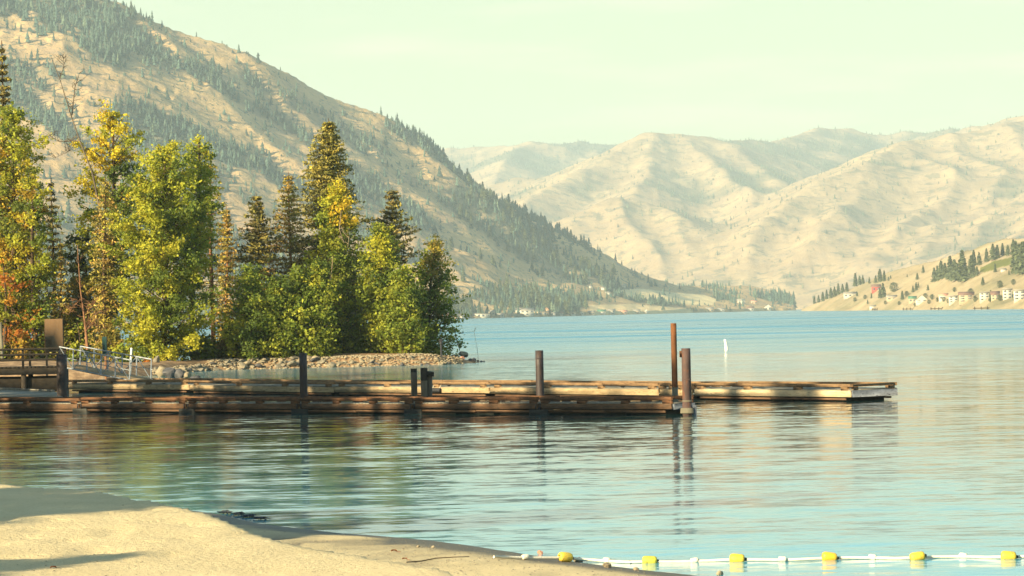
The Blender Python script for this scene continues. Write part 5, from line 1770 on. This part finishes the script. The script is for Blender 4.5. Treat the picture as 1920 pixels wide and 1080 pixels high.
# ------------------------------------------------------------------ beach stones, leaves, weed
def beach_rock(u, v, wpx, hpx, mat, label, seed, name='pebble'):
    P = at(u, v, .05)
    for _ in range(4):
        P = at(u, v, max(.0, zl(P[0], P[1])))
    k = P[1] / F_PX
    o = link(name, rock_mesh(name, seed, M[mat], 1.0, 3))
    o.scale = (wpx * k / 2 * 1.12, wpx * k / 2 * .9, hpx * k / 2 * 1.3)
    o.location = (P[0], P[1], P[2] + hpx * k * .25)
    o.rotation_euler.z = seed
    return tag(o, label, 'rock')
beach_rock(1013, 1039, 13, 9, 'stone_red', 'reddish stone in the shallows left of the first yellow float', 951, 'stone')
beach_rock(1083, 1053, 20, 11, 'stone_grey', 'grey stone touching the first yellow float', 952, 'stone')
beach_rock(1138, 1064, 19, 11, 'stone', 'pale beige stone below the rope between first and olive float', 953, 'stone')
beach_rock(1181, 1056, 18, 7, 'stone_dark', 'flat dark stone left of the olive float', 954, 'stone')
beach_rock(1192, 1069, 11, 6, 'stone', 'small pale stone on the wet sand below the olive float', 955, 'stone')
beach_rock(1350, 1078, 14, 9, 'stone', 'pale stone at the bottom frame edge in the shallows', 956, 'stone')
beach_rock(812, 1027, 12, 5, 'stone', 'flat pale stone on the pebbly sand', 957, 'stone')
beach_rock(784, 1026, 7, 4, 'stone', 'tiny pale stone left of the flat pale stone', 958, 'stone')
for j, (u, v, w, h_, lab) in enumerate([(423, 963, 10, 5, 'small dark weed lump leftmost at the water edge'), (446, 966, 22, 6, 'long dark weed lump at the water edge'), (468, 970, 16, 7, 'dark weed lump right of the long one'),
                                        (490, 974, 10, 4, 'small dark weed lump under the sand edge')]):
    P = at(u, v, .0)
    k = P[1] / F_PX
    q = np.random.default_rng(970 + j)
    b = MB()
    for _ in range(15):
        c = P + np.array((q.normal() * w * k * .20, q.normal() * .05, .02 + abs(q.normal()) * h_ * k * .14))
        dv = q.normal(size=3) * np.array((.07, .04, .015))
        b.tube([c - dv, c + dv * .2 + np.array((0, 0, .015)), c + dv], [.008, .014, .006], 5)
    o = b.build('weed_clump', M['weed'])
    tag(o, lab, 'weed')
def dead_leaf(u, v, wpx, label, seed):
    P = at(u, v, .4)
    for _ in range(4):
        P = at(u, v, zl(P[0], P[1]))
    k = P[1] / F_PX
    L_ = wpx * k
    q = np.random.default_rng(seed)
    n = 9
    t = np.linspace(0, 1, n)
    wd = .42 * np.sin(np.pi * t ** .8) * (1 + .25 * np.sin(t * 22))
    z = .10 * np.sin(t * 3.1) + .25 * t * (1 - t)
    top = np.stack([(t - .5), wd, z + .16], 1)
    mid = np.stack([(t - .5), 0 * t, z], 1)
    bot = np.stack([(t - .5), -wd, z + .22], 1)
    V = np.concatenate([top, mid, bot]) * L_
    V[:, 2] += .006
    F = [(i, i + 1, n + i + 1, n + i) for i in range(n - 1)] + [(n + i, n + i + 1, 2 * n + i + 1, 2 * n + i) for i in range(n - 1)]
    rt = thing('dead_leaf', label, 'leaf', P)
    an = q.random() * 1.2 - .6
    R_ = np.array(((math.cos(an), -math.sin(an), 0), (math.sin(an), math.cos(an), 0), (0, 0, 1)))
    b = MB()
    b.add(V @ R_.T + P, F)
    b.build('blade', M['leaf_litter'], rt, True)
    b = MB()
    b.tube([P + R_ @ np.array((.48, 0, .06)) * L_, P + R_ @ np.array((.8, .06, .03)) * L_, P + R_ @ np.array((1.05, .0, .01)) * L_], .004, 5)
    b.build('stalk', M['leaf_litter'], rt)
dead_leaf(426, 1033, 13, 'curled brown leaf alone in the middle of the sunlit sand', 1)
dead_leaf(739, 1035, 12, 'brown leaf on the pebbly sand right of the sand edge', 2)
dead_leaf(759, 1050, 11, 'reddish leaf at the start of the thin twig', 3)
dead_leaf(380, 1018, 9, 'small dark leaf above the curled brown leaf', 4)
dead_leaf(100, 1066, 12, 'brown leaf at the lower left in the shade streak', 5)
tw = [at(u, v, .16) for u, v in ((762, 1050), (790, 1048), (818, 1044), (850, 1042), (880, 1041))]
for p_ in tw:
    p_[2] = zl(p_[0], p_[1]) + .012
b = MB()
b.tube(tw, [.008, .009, .008, .007, .005], 6)
o = b.build('twig', M['bark'])
tag(o, 'thin dark twig lying across the pebbly sand', 'twig')
# pebbles strewn on the lower beach
Vs, Fs, n = [], [], 0
q = np.random.default_rng(33)
cnt = 0
while cnt < 1700:
    u, v = (q.uniform(640, 1250), q.uniform(1005, 1080)) if cnt < 1000 else (q.uniform(0, 900), q.uniform(930, 1080))
    P = at(u, v, .15)
    P = at(u, v, zl(P[0], P[1]))
    z = zl(P[0], P[1])
    if z < .02:
        cnt += .2
        continue
    s = .006 + .012 * q.random() ** 3
    Vs.append(base_r * s * np.array((1, 1, .7)) + np.array((P[0], P[1], z + s * .2)))
    Fs.append(base_f + n)
    n += len(base_r)
    cnt += 1
pb_ = link('beach_pebbles', mesh_np('beach_pebbles', np.concatenate(Vs), np.concatenate(Fs), M['stone_grey']))
tag(pb_, 'tiny grey pebbles strewn over the sand', 'pebbles', kind='stuff')

# ------------------------------------------------------------------ haze
m, nt, out = new_mat('haze')
pv_ = N(nt, 'ShaderNodeVolumePrincipled')
pv_.inputs['Color'].default_value = (.69, .86, .93, 1)
pv_.inputs['Density'].default_value = 8.4e-5
pv_.inputs['Anisotropy'].default_value = 0.0
nt.links.new(pv_.outputs[0], out.inputs['Volume'])
b = MB()
b.box((0, 7300, 480), (9500, 0, 0), (0, 7900, 0), (0, 0, 490))
hz = b.build('haze', m)
tag(hz, kind='stuff')
